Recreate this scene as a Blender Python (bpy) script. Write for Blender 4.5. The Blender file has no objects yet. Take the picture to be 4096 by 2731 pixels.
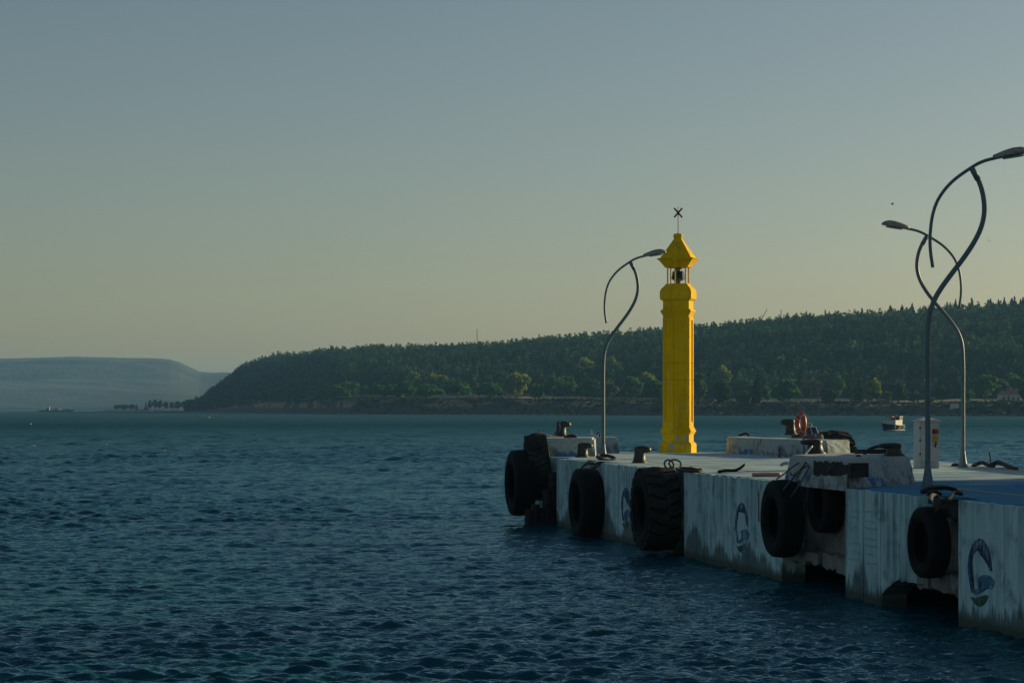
import bpy, bmesh, math, random
import numpy as np
from mathutils import Vector, Matrix, noise as mnoise

random.seed(7)
RNG = np.random.default_rng(7)
R = math.radians
SC = bpy.context.scene
COL = SC.collection

# ---------------------------------------------------------------- camera
F, HX, HY, CZ = 8715.0, 2048.0, 1634.0, 3.3      # focal length and horizon row in photo pixels, eye height
DZ = 1.9                                          # pier deck above the water
cam = bpy.data.cameras.new('camera')
cam.sensor_width = 36.0
cam.lens = F / 4096 * 36.0
cam.shift_y = (HY - 1365.5) / 4096
cam.clip_start, cam.clip_end = 0.5, 40000
cam_ob = bpy.data.objects.new('camera', cam)
cam_ob.location = (0, 0, CZ)
cam_ob.rotation_euler = (R(90), 0, 0)
COL.objects.link(cam_ob)
SC.camera = cam_ob

# ---------------------------------------------------------------- sky and sun
SUN_AZ, SUN_EL = 58.0, 11.0                       # azimuth clockwise from +Y
world = bpy.data.worlds.new('World')
SC.world = world
world.use_nodes = True
wn, wl = world.node_tree.nodes, world.node_tree.links
wn.clear()
sky = wn.new('ShaderNodeTexSky')
sky.sky_type = 'NISHITA'
sky.sun_disc = False
sky.sun_elevation = R(SUN_EL)
sky.sun_rotation = R(SUN_AZ)
sky.altitude = 0
sky.air_density = 1.0
sky.dust_density = 0.8
sky.ozone_density = 1.6
tint = wn.new('ShaderNodeMix')
tint.data_type = 'RGBA'
tint.blend_type = 'MULTIPLY'
tint.inputs[0].default_value = 1.0
tint.inputs[7].default_value = (1.05, 1.0, 0.965, 1)
bg = wn.new('ShaderNodeBackground')
bg.inputs[1].default_value = 0.074
wo = wn.new('ShaderNodeOutputWorld')
wl.new(sky.outputs[0], tint.inputs[6])
wl.new(tint.outputs[2], bg.inputs[0])
wl.new(bg.outputs[0], wo.inputs[0])

sun = bpy.data.lights.new('sun', 'SUN')
sun.energy = 5.0
sun.angle = R(0.5)
sun.color = (1.0, 0.80, 0.46)
sun_ob = bpy.data.objects.new('sun', sun)
sd = Vector((math.sin(R(SUN_AZ)) * math.cos(R(SUN_EL)), math.cos(R(SUN_AZ)) * math.cos(R(SUN_EL)), math.sin(R(SUN_EL))))
sun_ob.rotation_euler = sd.to_track_quat('Z', 'Y').to_euler()
sun_ob.location = sd * 200
COL.objects.link(sun_ob)

SC.view_settings.view_transform = 'Standard'
SC.view_settings.look = 'None'
SC.view_settings.gamma = 1.0
SC.view_settings.exposure = 0.0
SC.view_settings.use_curve_mapping = False
SC.cycles.use_denoising = True
SC.cycles.max_bounces = 6
SC.cycles.diffuse_bounces = 3
SC.cycles.glossy_bounces = 3
SC.cycles.transmission_bounces = 3
SC.cycles.volume_bounces = 1
SC.cycles.caustics_reflective = False
SC.cycles.caustics_refractive = False

# ---------------------------------------------------------------- helpers: places
def at(px, py, d):
    """the point at distance d (along +Y) seen at a photo pixel"""
    return Vector(((px - HX) / F * d, d, CZ - (py - HY) / F * d))

def on(px, py, z=DZ):
    """the point on the level z seen at a photo pixel"""
    d = (CZ - z) * F / (py - HY)
    return Vector(((px - HX) / F * d, d, z))

W1 = Vector((1.245, 61.3)); W2 = Vector((7.28, 31.0))
WU = (W2 - W1).normalized()                       # along the quay wall, towards the camera
WN = Vector((WU.y, -WU.x))                        # out of the wall, over the water
if WN.x > 0: WN = -WN

def ws(px, off=0.0):
    """distance along the quay wall at a photo column"""
    k = (px - HX) / F
    ox, oy = W1.x + WN.x * off, W1.y + WN.y * off
    return (k * oy - ox) / (WU.x - k * WU.y)

def wz(px, py):
    s = ws(px)
    d = W1.y + s * WU.y
    return CZ - (py - HY) / F * d

def wp(s, off, z):
    p = W1 + WU * s + WN * off
    return Vector((p.x, p.y, z))

# ---------------------------------------------------------------- helpers: objects
def link(o, parent=None):
    COL.objects.link(o)
    if parent is not None: o.parent = parent
    return o

def empty(name, loc=(0, 0, 0), rz=0.0):
    o = bpy.data.objects.new(name, None)
    o.empty_display_size = 0.3
    o.location = loc
    o.rotation_euler = (0, 0, rz)
    return link(o)

def tag(o, label=None, cat=None, group=None, kind=None):
    if label: o['label'] = label
    if cat: o['category'] = cat
    if group: o['group'] = group
    if kind: o['kind'] = kind
    return o

def mesh_obj(name, verts, faces, mat, parent=None, smooth=False):
    me = bpy.data.meshes.new(name)
    me.from_pydata([tuple(v) for v in verts], [], faces)
    me.materials.append(mat)
    if smooth: me.polygons.foreach_set('use_smooth', [True] * len(me.polygons))
    me.update()
    return link(bpy.data.objects.new(name, me), parent)

def bm_obj(name, bm, mat, parent=None, smooth=False):
    bmesh.ops.recalc_face_normals(bm, faces=bm.faces)
    me = bpy.data.meshes.new(name)
    bm.to_mesh(me); bm.free()
    me.materials.append(mat)
    if smooth: me.polygons.foreach_set('use_smooth', [True] * len(me.polygons))
    return link(bpy.data.objects.new(name, me), parent)

def np_obj(name, V, Fc, mat, parent=None, smooth=False, tints=None):
    """V (n,3); Fc (m,k) all faces of k corners"""
    V = np.asarray(V, np.float32); Fc = np.asarray(Fc, np.int32)
    me = bpy.data.meshes.new(name)
    m, k = Fc.shape
    me.vertices.add(len(V)); me.vertices.foreach_set('co', V.ravel())
    me.loops.add(m * k); me.loops.foreach_set('vertex_index', Fc.ravel())
    me.polygons.add(m)
    me.polygons.foreach_set('loop_start', np.arange(0, m * k, k, dtype=np.int32))
    try: me.polygons.foreach_set('loop_total', np.full(m, k, np.int32))
    except Exception: pass
    me.update(calc_edges=True)
    me.polygons.foreach_set('use_smooth', [bool(smooth)] * m)
    if tints is not None:
        ca = me.color_attributes.new('tint', 'FLOAT_COLOR', 'POINT')
        c = np.ones((len(V), 4), np.float32); c[:, :3] = tints
        ca.data.foreach_set('color', c.ravel())
    me.materials.append(mat)
    return link(bpy.data.objects.new(name, me), parent)

def add_box(bm, c, size, rot=None):
    m = Matrix.Translation(Vector(c)) @ (rot.to_4x4() if rot is not None else Matrix.Identity(4)) @ Matrix.Diagonal((*size, 1))
    return bmesh.ops.create_cube(bm, size=1.0, matrix=m)['verts']

def smooth_path(pts, n=6):
    """Catmull-Rom through the points"""
    P = [Vector(p) for p in pts]
    if len(P) < 3: return P
    out = []
    for i in range(len(P) - 1):
        a = P[i - 1] if i else P[0] * 2 - P[1]
        b, c = P[i], P[i + 1]
        d = P[i + 2] if i + 2 < len(P) else P[-1] * 2 - P[-2]
        for j in range(n):
            t = j / n
            out.append(0.5 * ((2 * b) + (c - a) * t + (2 * a - 5 * b + 4 * c - d) * t * t + (3 * b - a - 3 * c + d) * t ** 3))
    out.append(P[-1])
    return out

def add_tube(bm, path, rad, sides=8, cap=True):
    """rad: a number or a function of 0..1"""
    path = [Vector(p) for p in path]
    rings = []
    prev = None
    for i, p in enumerate(path):
        t = (path[min(i + 1, len(path) - 1)] - path[max(i - 1, 0)]).normalized()
        if prev is None:
            up = Vector((0, 0, 1)) if abs(t.z) < 0.9 else Vector((0, 1, 0))
            nrm = t.cross(up).normalized()
        else:
            nrm = (prev - t * prev.dot(t))
            nrm = nrm.normalized() if nrm.length > 1e-6 else t.orthogonal().normalized()
        prev = nrm
        b = t.cross(nrm)
        r = rad(i / max(1, len(path) - 1)) if callable(rad) else rad
        rings.append([bm.verts.new(p + nrm * (r * math.cos(2 * math.pi * k / sides)) + b * (r * math.sin(2 * math.pi * k / sides))) for k in range(sides)])
    for a, c in zip(rings, rings[1:]):
        for k in range(sides):
            bm.faces.new((a[k], a[(k + 1) % sides], c[(k + 1) % sides], c[k]))
    if cap:
        bm.faces.new(rings[0][::-1]); bm.faces.new(rings[-1])

def add_lathe(bm, prof, n=24, a0=0.0, loc=(0, 0, 0)):
    """prof: (radius, z) from bottom to top"""
    rings = []
    L = Vector(loc)
    for r, z in prof:
        rings.append([bm.verts.new(L + Vector((r * math.cos(a0 + 2 * math.pi * k / n), r * math.sin(a0 + 2 * math.pi * k / n), z))) for k in range(n)])
    for a, c in zip(rings, rings[1:]):
        for k in range(n):
            bm.faces.new((a[k], a[(k + 1) % n], c[(k + 1) % n], c[k]))
    bm.faces.new(rings[0][::-1]); bm.faces.new(rings[-1])

def add_prism(bm, pts, z0, z1, top=None):
    """a plan polygon raised from z0 to z1; top: another polygon for a battered block"""
    lo = [bm.verts.new((p[0], p[1], z0)) for p in pts]
    hi = [bm.verts.new((p[0], p[1], z1)) for p in (top or pts)]
    n = len(pts)
    for k in range(n):
        bm.faces.new((lo[k], lo[(k + 1) % n], hi[(k + 1) % n], hi[k]))
    bm.faces.new(lo[::-1]); bm.faces.new(hi)

def add_slab(bm, outline, off0, off1):
    """an outline in (s, z) on the quay wall, extruded between two offsets from its face"""
    a = [bm.verts.new(wp(s, off0, z)) for s, z in outline]
    b = [bm.verts.new(wp(s, off1, z)) for s, z in outline]
    n = len(outline)
    for k in range(n):
        bm.faces.new((a[k], a[(k + 1) % n], b[(k + 1) % n], b[k]))
    bm.faces.new(a[::-1]); bm.faces.new(b)

def copy_tree(o, parent=None):
    c = o.copy()
    COL.objects.link(c)
    c.parent = parent
    for ch in list(o.children): copy_tree(ch, c)
    return c

# ---------------------------------------------------------------- helpers: materials
class NT:
    def __init__(s, name):
        s.m = bpy.data.materials.new(name); s.m.use_nodes = True
        s.t = s.m.node_tree; s.n = s.t.nodes; s.l = s.t.links
        s.n.clear()
        s.out = s.n.new('ShaderNodeOutputMaterial')
        s.p = s.n.new('ShaderNodeBsdfPrincipled')
        s.l.new(s.p.outputs[0], s.out.inputs[0])
    def put(s, sock, v):
        if hasattr(v, 'is_output') or isinstance(v, bpy.types.NodeSocket): s.l.new(v, sock)
        elif isinstance(v, (tuple, list)) and len(v) == 3 and sock.type == 'RGBA': sock.default_value = (*v, 1)
        else: sock.default_value = v
    def pos(s): return s.n.new('ShaderNodeNewGeometry').outputs['Position']
    def objco(s): return s.n.new('ShaderNodeTexCoord').outputs['Object']
    def scale(s, v, sc, rz=0.0):
        m = s.n.new('ShaderNodeMapping'); s.l.new(v, m.inputs[0])
        m.inputs['Scale'].default_value = sc; m.inputs['Rotation'].default_value = (0, 0, rz)
        return m.outputs[0]
    def noise(s, v, scale, detail=4, rough=0.55, dist=0.0):
        t = s.n.new('ShaderNodeTexNoise'); s.l.new(v, t.inputs['Vector'])
        t.inputs['Scale'].default_value = scale; t.inputs['Detail'].default_value = detail
        t.inputs['Roughness'].default_value = rough; t.inputs['Distortion'].default_value = dist
        return t.outputs[0]
    def ramp(s, v, lo, hi):
        t = s.n.new('ShaderNodeMapRange'); s.put(t.inputs[0], v)
        s.put(t.inputs[1], lo); s.put(t.inputs[2], hi)
        return t.outputs[0]
    def math(s, op, a, b=0.0):
        t = s.n.new('ShaderNodeMath'); t.operation = op
        s.put(t.inputs[0], a); s.put(t.inputs[1], b)
        return t.outputs[0]
    def mix(s, f, a, b, mode='MIX'):
        t = s.n.new('ShaderNodeMix'); t.data_type = 'RGBA'; t.blend_type = mode
        s.put(t.inputs[0], f); s.put(t.inputs[6], a); s.put(t.inputs[7], b)
        return t.outputs[2]
    def sep(s, v):
        t = s.n.new('ShaderNodeSeparateXYZ'); s.l.new(v, t.inputs[0]); return t.outputs
    def bump(s, h, strength, dist):
        t = s.n.new('ShaderNodeBump'); s.put(t.inputs['Height'], h)
        t.inputs['Strength'].default_value = strength; t.inputs['Distance'].default_value = dist
        s.l.new(t.outputs[0], s.p.inputs['Normal'])
    def base(s, c): s.put(s.p.inputs['Base Color'], c)
    def rough(s, r): s.put(s.p.inputs['Roughness'], r)

def plain(name, c1, c2=None, scale=3.0, rough=0.6, bump=0.2, bdist=0.01, metal=0.0, bscale=None):
    t = NT(name)
    co = t.objco()
    c2 = c2 or tuple(x * 0.7 for x in c1)
    nz = t.noise(co, scale, 5, 0.6)
    t.base(t.mix(t.ramp(nz, 0.35, 0.65), c1, c2))
    t.rough(rough)
    t.p.inputs['Metallic'].default_value = metal
    if bump: t.bump(t.noise(co, bscale or scale * 6, 4), bump, bdist)
    return t.m

M = {}
# quay wall: white paint with vertical runs, dark growth above the water, rust
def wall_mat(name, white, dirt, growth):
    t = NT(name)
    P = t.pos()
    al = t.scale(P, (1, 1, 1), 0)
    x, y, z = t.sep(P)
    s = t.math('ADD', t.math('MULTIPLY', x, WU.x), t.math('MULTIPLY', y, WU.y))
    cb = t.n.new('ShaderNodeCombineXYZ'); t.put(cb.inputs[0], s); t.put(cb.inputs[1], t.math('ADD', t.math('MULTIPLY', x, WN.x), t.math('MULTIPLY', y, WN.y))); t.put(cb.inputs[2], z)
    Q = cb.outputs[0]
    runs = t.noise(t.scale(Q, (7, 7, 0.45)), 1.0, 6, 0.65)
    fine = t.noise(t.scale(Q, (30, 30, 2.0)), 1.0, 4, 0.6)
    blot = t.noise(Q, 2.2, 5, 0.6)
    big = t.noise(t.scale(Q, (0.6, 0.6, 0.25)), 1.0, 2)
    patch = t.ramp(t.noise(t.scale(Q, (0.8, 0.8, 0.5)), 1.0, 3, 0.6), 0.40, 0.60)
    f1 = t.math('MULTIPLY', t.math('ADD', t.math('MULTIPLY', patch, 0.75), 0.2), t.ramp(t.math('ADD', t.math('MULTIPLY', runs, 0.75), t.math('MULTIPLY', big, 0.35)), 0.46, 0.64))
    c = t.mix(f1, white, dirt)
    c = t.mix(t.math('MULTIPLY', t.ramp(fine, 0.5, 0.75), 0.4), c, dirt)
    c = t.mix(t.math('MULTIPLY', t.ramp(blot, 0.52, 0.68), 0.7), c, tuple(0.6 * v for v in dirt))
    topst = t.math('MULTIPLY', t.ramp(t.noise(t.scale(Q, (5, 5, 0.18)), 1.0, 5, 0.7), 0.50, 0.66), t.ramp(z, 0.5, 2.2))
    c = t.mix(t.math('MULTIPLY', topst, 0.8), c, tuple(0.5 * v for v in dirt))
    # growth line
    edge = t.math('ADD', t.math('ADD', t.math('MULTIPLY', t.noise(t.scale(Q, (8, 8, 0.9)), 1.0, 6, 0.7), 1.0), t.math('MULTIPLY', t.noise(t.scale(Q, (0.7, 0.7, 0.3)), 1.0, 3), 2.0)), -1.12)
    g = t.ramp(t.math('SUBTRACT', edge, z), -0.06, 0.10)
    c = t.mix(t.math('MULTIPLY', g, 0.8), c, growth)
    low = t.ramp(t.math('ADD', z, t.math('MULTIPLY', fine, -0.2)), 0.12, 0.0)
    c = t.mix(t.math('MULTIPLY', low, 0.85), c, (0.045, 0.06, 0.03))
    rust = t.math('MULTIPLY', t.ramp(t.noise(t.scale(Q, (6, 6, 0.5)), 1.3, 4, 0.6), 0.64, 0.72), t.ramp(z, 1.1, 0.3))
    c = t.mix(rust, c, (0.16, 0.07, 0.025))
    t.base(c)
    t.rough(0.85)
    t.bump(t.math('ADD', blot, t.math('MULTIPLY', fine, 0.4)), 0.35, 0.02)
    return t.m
M['wall'] = wall_mat('quay_wall_paint', (0.50, 0.74, 0.77), (0.15, 0.27, 0.29), (0.04, 0.08, 0.08))
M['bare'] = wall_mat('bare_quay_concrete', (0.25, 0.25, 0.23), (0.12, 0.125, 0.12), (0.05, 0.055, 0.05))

# raised blocks: white paint, mould spots, traces of blue near the deck
t = NT('block_paint')
P = t.pos(); z = t.sep(P)[2]
n1 = t.noise(P, 2.6, 6, 0.7); n2 = t.noise(t.scale(P, (1, 1, 2)), 5.0, 5, 0.65); n3 = t.noise(P, 11, 4)
c = t.mix(t.ramp(n3, 0.4, 0.7), (0.40, 0.47, 0.46), (0.30, 0.37, 0.37))
hgt = t.ramp(z, 2.42, 1.95)
c = t.mix(t.math('MULTIPLY', t.ramp(t.math('ADD', n1, t.math('MULTIPLY', hgt, 0.14)), 0.58, 0.70), 0.8), c, (0.13, 0.12, 0.09))
c = t.mix(t.math('MULTIPLY', t.ramp(n2, 0.62, 0.68), 0.5), c, (0.16, 0.15, 0.12))
bl = t.math('MULTIPLY', t.ramp(z, 2.10, 2.04), t.ramp(t.noise(P, 1.3, 4), 0.56, 0.60))
c = t.mix(t.math('MULTIPLY', bl, 0.85), c, (0.03, 0.16, 0.38))
t.base(c); t.rough(0.85); t.bump(t.math('ADD', n3, n1), 0.5, 0.02)
M['block'] = t.m

# deck: worn blue floor paint
t = NT('deck_paint')
P = t.pos()
rz = -math.atan2(WU.y, WU.x)
st = t.noise(t.scale(P, (0.5, 2.4, 1), rz), 1.0, 6, 0.65)
n1 = t.noise(P, 0.55, 4, 0.6); n2 = t.noise(P, 5, 5, 0.65); n3 = t.noise(P, 40, 3)
x, y, z = t.sep(P)
sN = t.math('ADD', t.math('MULTIPLY', x, WN.x), t.math('MULTIPLY', y, WN.y))
near_shade = t.ramp(y, 45.0, 36.0)  # shade of the near deck painted in as bluer colour, on top of the worn paint
wear_and_shade = t.ramp(t.math('ADD', t.math('MULTIPLY', st, 0.55), t.math('ADD', t.math('MULTIPLY', n1, 0.45), t.math('MULTIPLY', near_shade, -0.23))), 0.36, 0.56)
c = t.mix(wear_and_shade, (0.05, 0.26, 0.41), (0.52, 0.66, 0.66))
c = t.mix(t.math('MULTIPLY', t.ramp(n2, 0.55, 0.75), 0.5), c, (0.16, 0.19, 0.20))
c = t.mix(t.math('MULTIPLY', t.ramp(t.noise(P, 1.7, 5), 0.58, 0.70), 0.6), c, (0.26, 0.20, 0.13))
c = t.mix(t.math('MULTIPLY', t.ramp(t.noise(t.scale(P, (0.8, 2.0, 1), rz), 1.4, 5, 0.7), 0.60, 0.68), 0.7), c, (0.07, 0.085, 0.09))
t.base(c); t.rough(0.95); t.p.inputs['Specular IOR Level'].default_value = 0.12; t.bump(t.math('ADD', n2, t.math('MULTIPLY', n3, 0.3)), 0.3, 0.01)
M['deck'] = t.m

t = NT('worn_yellow_line')
P = t.pos(); n = t.noise(P, 7, 6, 0.7)
t.base(t.mix(t.ramp(n, 0.40, 0.62), (0.50, 0.33, 0.06), (0.33, 0.33, 0.28))); t.rough(0.8)
M['line'] = t.m

# lighthouse paint
t = NT('yellow_paint')
P = t.pos(); z = t.sep(P)[2]
n1 = t.noise(P, 3.4, 5, 0.6, 0.6); n2 = t.noise(t.scale(P, (1, 1, 0.35)), 16, 4, 0.6); n3 = t.noise(P, 1.2, 3)
c = t.mix(t.ramp(n3, 0.35, 0.65), (0.97, 0.61, 0.003), (0.88, 0.53, 0.003))
c = t.mix(t.math('MULTIPLY', t.ramp(n2, 0.55, 0.75), 0.35), c, (0.30, 0.20, 0.01))
low = t.ramp(z, 4.2, 2.0)
chip = t.ramp(t.math('ADD', n1, t.math('MULTIPLY', low, 0.10)), 0.665, 0.68)
c = t.mix(chip, c, (0.50, 0.52, 0.48))
pit = t.ramp(t.noise(t.scale(P, (1, 1, 0.5)), 13, 3, 0.5), 0.70, 0.72)
c = t.mix(pit, c, (0.12, 0.07, 0.01))
gr = t.math('MULTIPLY', t.ramp(t.noise(t.scale(P, (5, 5, 0.4)), 1.0, 5, 0.65), 0.52, 0.72), 0.45)
c = t.mix(gr, c, (0.34, 0.22, 0.02))
t.base(c); t.rough(0.8); t.p.inputs['Specular IOR Level'].default_value = 0.12; t.bump(t.math('SUBTRACT', t.math('MULTIPLY', n2, 0.4), chip), 0.4, 0.01)
M['yellow'] = t.m

M['rubber'] = plain('tyre_rubber', (0.005, 0.007, 0.008), (0.011, 0.013, 0.013), 3.0, 0.8, 0.4, 0.01, bscale=30)
M['rubber_dusty'] = plain('dusty_tyre_rubber', (0.045, 0.043, 0.036), (0.016, 0.017, 0.016), 3.0, 0.85, 0.4, 0.01, bscale=30)
for k_ in ('rubber', 'rubber_dusty'):
    M[k_].node_tree.nodes['Principled BSDF'].inputs['Specular IOR Level'].default_value = 0.2
M['iron'] = plain('bollard_iron', (0.022, 0.024, 0.022), (0.045, 0.042, 0.032), 5.0, 0.5, 0.3, 0.006)
t = NT('bollard_with_droppings')
co = t.objco(); n = t.noise(t.scale(co, (22, 22, 2.0)), 1.0, 3); zz = t.sep(co)[2]
f = t.math('MULTIPLY', t.ramp(n, 0.60, 0.64), t.ramp(zz, 0.12, 0.35))
t.base(t.mix(f, (0.035, 0.036, 0.032), (0.5, 0.5, 0.46))); t.rough(0.55)
M['iron_white'] = t.m
M['steel'] = plain('galvanised_steel', (0.11, 0.18, 0.21), (0.08, 0.14, 0.17), 4.0, 0.5, 0.05, 0.003)
M['lamp_head'] = plain('lamp_head_shell', (0.20, 0.19, 0.17), (0.40, 0.38, 0.33), 14.0, 0.6, 0.2, 0.004)
M['lens'] = plain('lamp_lens', (0.25, 0.27, 0.26), None, 6.0, 0.25, 0)
M['rope'] = plain('dark_rope', (0.03, 0.032, 0.034), (0.055, 0.055, 0.05), 20, 0.9, 0.5, 0.006)
M['rope_pale'] = plain('pale_rope', (0.40, 0.34, 0.24), (0.25, 0.21, 0.15), 30, 0.9, 0.4, 0.004)
M['rope_grey'] = plain('blue_grey_rope', (0.11, 0.14, 0.15), (0.06, 0.08, 0.09), 30, 0.9, 0.4, 0.004)
M['orange'] = plain('life_ring_orange', (0.46, 0.085, 0.035), (0.36, 0.065, 0.03), 6, 0.45, 0.1, 0.003)
M['white'] = plain('white_paint', (0.62, 0.62, 0.60), (0.50, 0.50, 0.48), 3, 0.5, 0.1, 0.004)
M['cabinet'] = plain('cabinet_paint', (0.46, 0.48, 0.48), (0.40, 0.42, 0.42), 2, 0.5, 0.05, 0.003)
M['black'] = plain('black_plastic', (0.012, 0.012, 0.013), None, 8, 0.5, 0)
M['red'] = plain('red_plastic', (0.42, 0.03, 0.03), (0.30, 0.02, 0.02), 6, 0.45, 0)
M['ochre'] = plain('ochre_plastic', (0.45, 0.30, 0.05), None, 6, 0.5, 0)
M['pink_pipe'] = plain('pink_pipe', (0.55, 0.26, 0.20), (0.45, 0.22, 0.17), 8, 0.5, 0.1)
M['rust'] = plain('rusty_iron', (0.20, 0.07, 0.02), (0.10, 0.04, 0.02), 12, 0.85, 0.4)
M['timber'] = plain('weathered_timber', (0.040, 0.040, 0.036), (0.014, 0.015, 0.015), 6, 0.9, 0.5, 0.02)
M['bag'] = plain('white_plastic_bag', (0.75, 0.75, 0.70), None, 6, 0.4, 0.2)
def emblem_mat(name, c1, c2):
    t = NT(name)
    P = t.pos()
    st = t.noise(t.scale(P, (9, 9, 1.2)), 1.0, 5, 0.7); fl = t.noise(P, 14, 5, 0.7)
    c = t.mix(t.ramp(st, 0.35, 0.65), c1, c2)
    c = t.mix(t.math('MULTIPLY', t.ramp(st, 0.52, 0.62), 0.55), c, (0.36, 0.52, 0.54))
    c = t.mix(t.ramp(fl, 0.60, 0.64), c, (0.40, 0.56, 0.58))
    t.base(c); t.rough(0.85)
    return t.m
M['navy'] = emblem_mat('emblem_navy', (0.012, 0.055, 0.15), (0.03, 0.085, 0.18))
M['azure'] = emblem_mat('emblem_blue', (0.03, 0.15, 0.27), (0.06, 0.19, 0.30))
M['emerald'] = emblem_mat('emblem_green', (0.015, 0.085, 0.040), (0.035, 0.11, 0.055))
M['glass'] = plain('dark_glass', (0.02, 0.03, 0.035), None, 2, 0.08, 0)
M['solar'] = plain('solar_panel', (0.012, 0.018, 0.03), None, 8, 0.2, 0)
M['hull'] = plain('dark_blue_hull', (0.012, 0.022, 0.045), (0.02, 0.03, 0.05), 2, 0.4, 0)
M['tile'] = plain('red_roof_tile', (0.34, 0.13, 0.08), (0.26, 0.10, 0.06), 0.8, 0.85, 0.3)
M['grey_wood'] = plain('grey_planks', (0.24, 0.22, 0.19), (0.16, 0.15, 0.13), 1.0, 0.9, 0.3)
M['far_concrete'] = plain('far_concrete', (0.20, 0.23, 0.22), (0.12, 0.14, 0.14), 0.5, 0.9, 0.2)
M['scuff'] = plain('black_scuff', (0.24, 0.40, 0.42), (0.38, 0.60, 0.63), 9, 0.9, 0)
M['feather'] = plain('white_feather', (0.80, 0.79, 0.75), None, 8, 0.7, 0)
M['feather_grey'] = plain('grey_feather', (0.32, 0.33, 0.34), None, 8, 0.7, 0)
M['beak'] = plain('yellow_beak', (0.6, 0.35, 0.03), None, 8, 0.5, 0)
M['bark'] = plain('bark', (0.10, 0.075, 0.055), (0.06, 0.045, 0.035), 1.5, 0.95, 0.4, 0.05)

def leaf_mat(name, sheen=0.35):
    t = NT(name)
    a = t.n.new('ShaderNodeVertexColor'); a.layer_name = 'tint'
    nz = t.noise(t.pos(), 0.5, 2)
    c = t.mix(t.ramp(nz, 0.3, 0.7), a.outputs[0], (0.6, 0.6, 0.6), 'MULTIPLY')
    d = t.n.new('ShaderNodeBsdfDiffuse'); t.l.new(c, d.inputs[0])
    tr = t.n.new('ShaderNodeBsdfTranslucent'); t.l.new(c, tr.inputs[0])
    mx = t.n.new('ShaderNodeMixShader'); mx.inputs[0].default_value = sheen
    t.l.new(d.outputs[0], mx.inputs[1]); t.l.new(tr.outputs[0], mx.inputs[2])
    t.l.new(mx.outputs[0], t.out.inputs[0])
    t.n.remove(t.p)
    return t.m
M['leaf'] = leaf_mat('leaves', 0.5)

# ================================================================ THE SETTING
# ---------------------------------------------------------------- sea
def fbm_(x, y, seed=0.0, octv=4):
    v = np.zeros_like(x, dtype=float); a = 1.0; f = 1.0
    for o in range(octv):
        v += a * np.sin(x * f + 1.7 * np.sin(y * f * 0.8 + seed + o) + seed * 3 + o * 2.1) * np.cos(y * f * 1.1 + 1.3 * np.sin(x * f * 0.7 + o * 1.9) + seed)
        a *= 0.5; f *= 2.03
    return v

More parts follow.
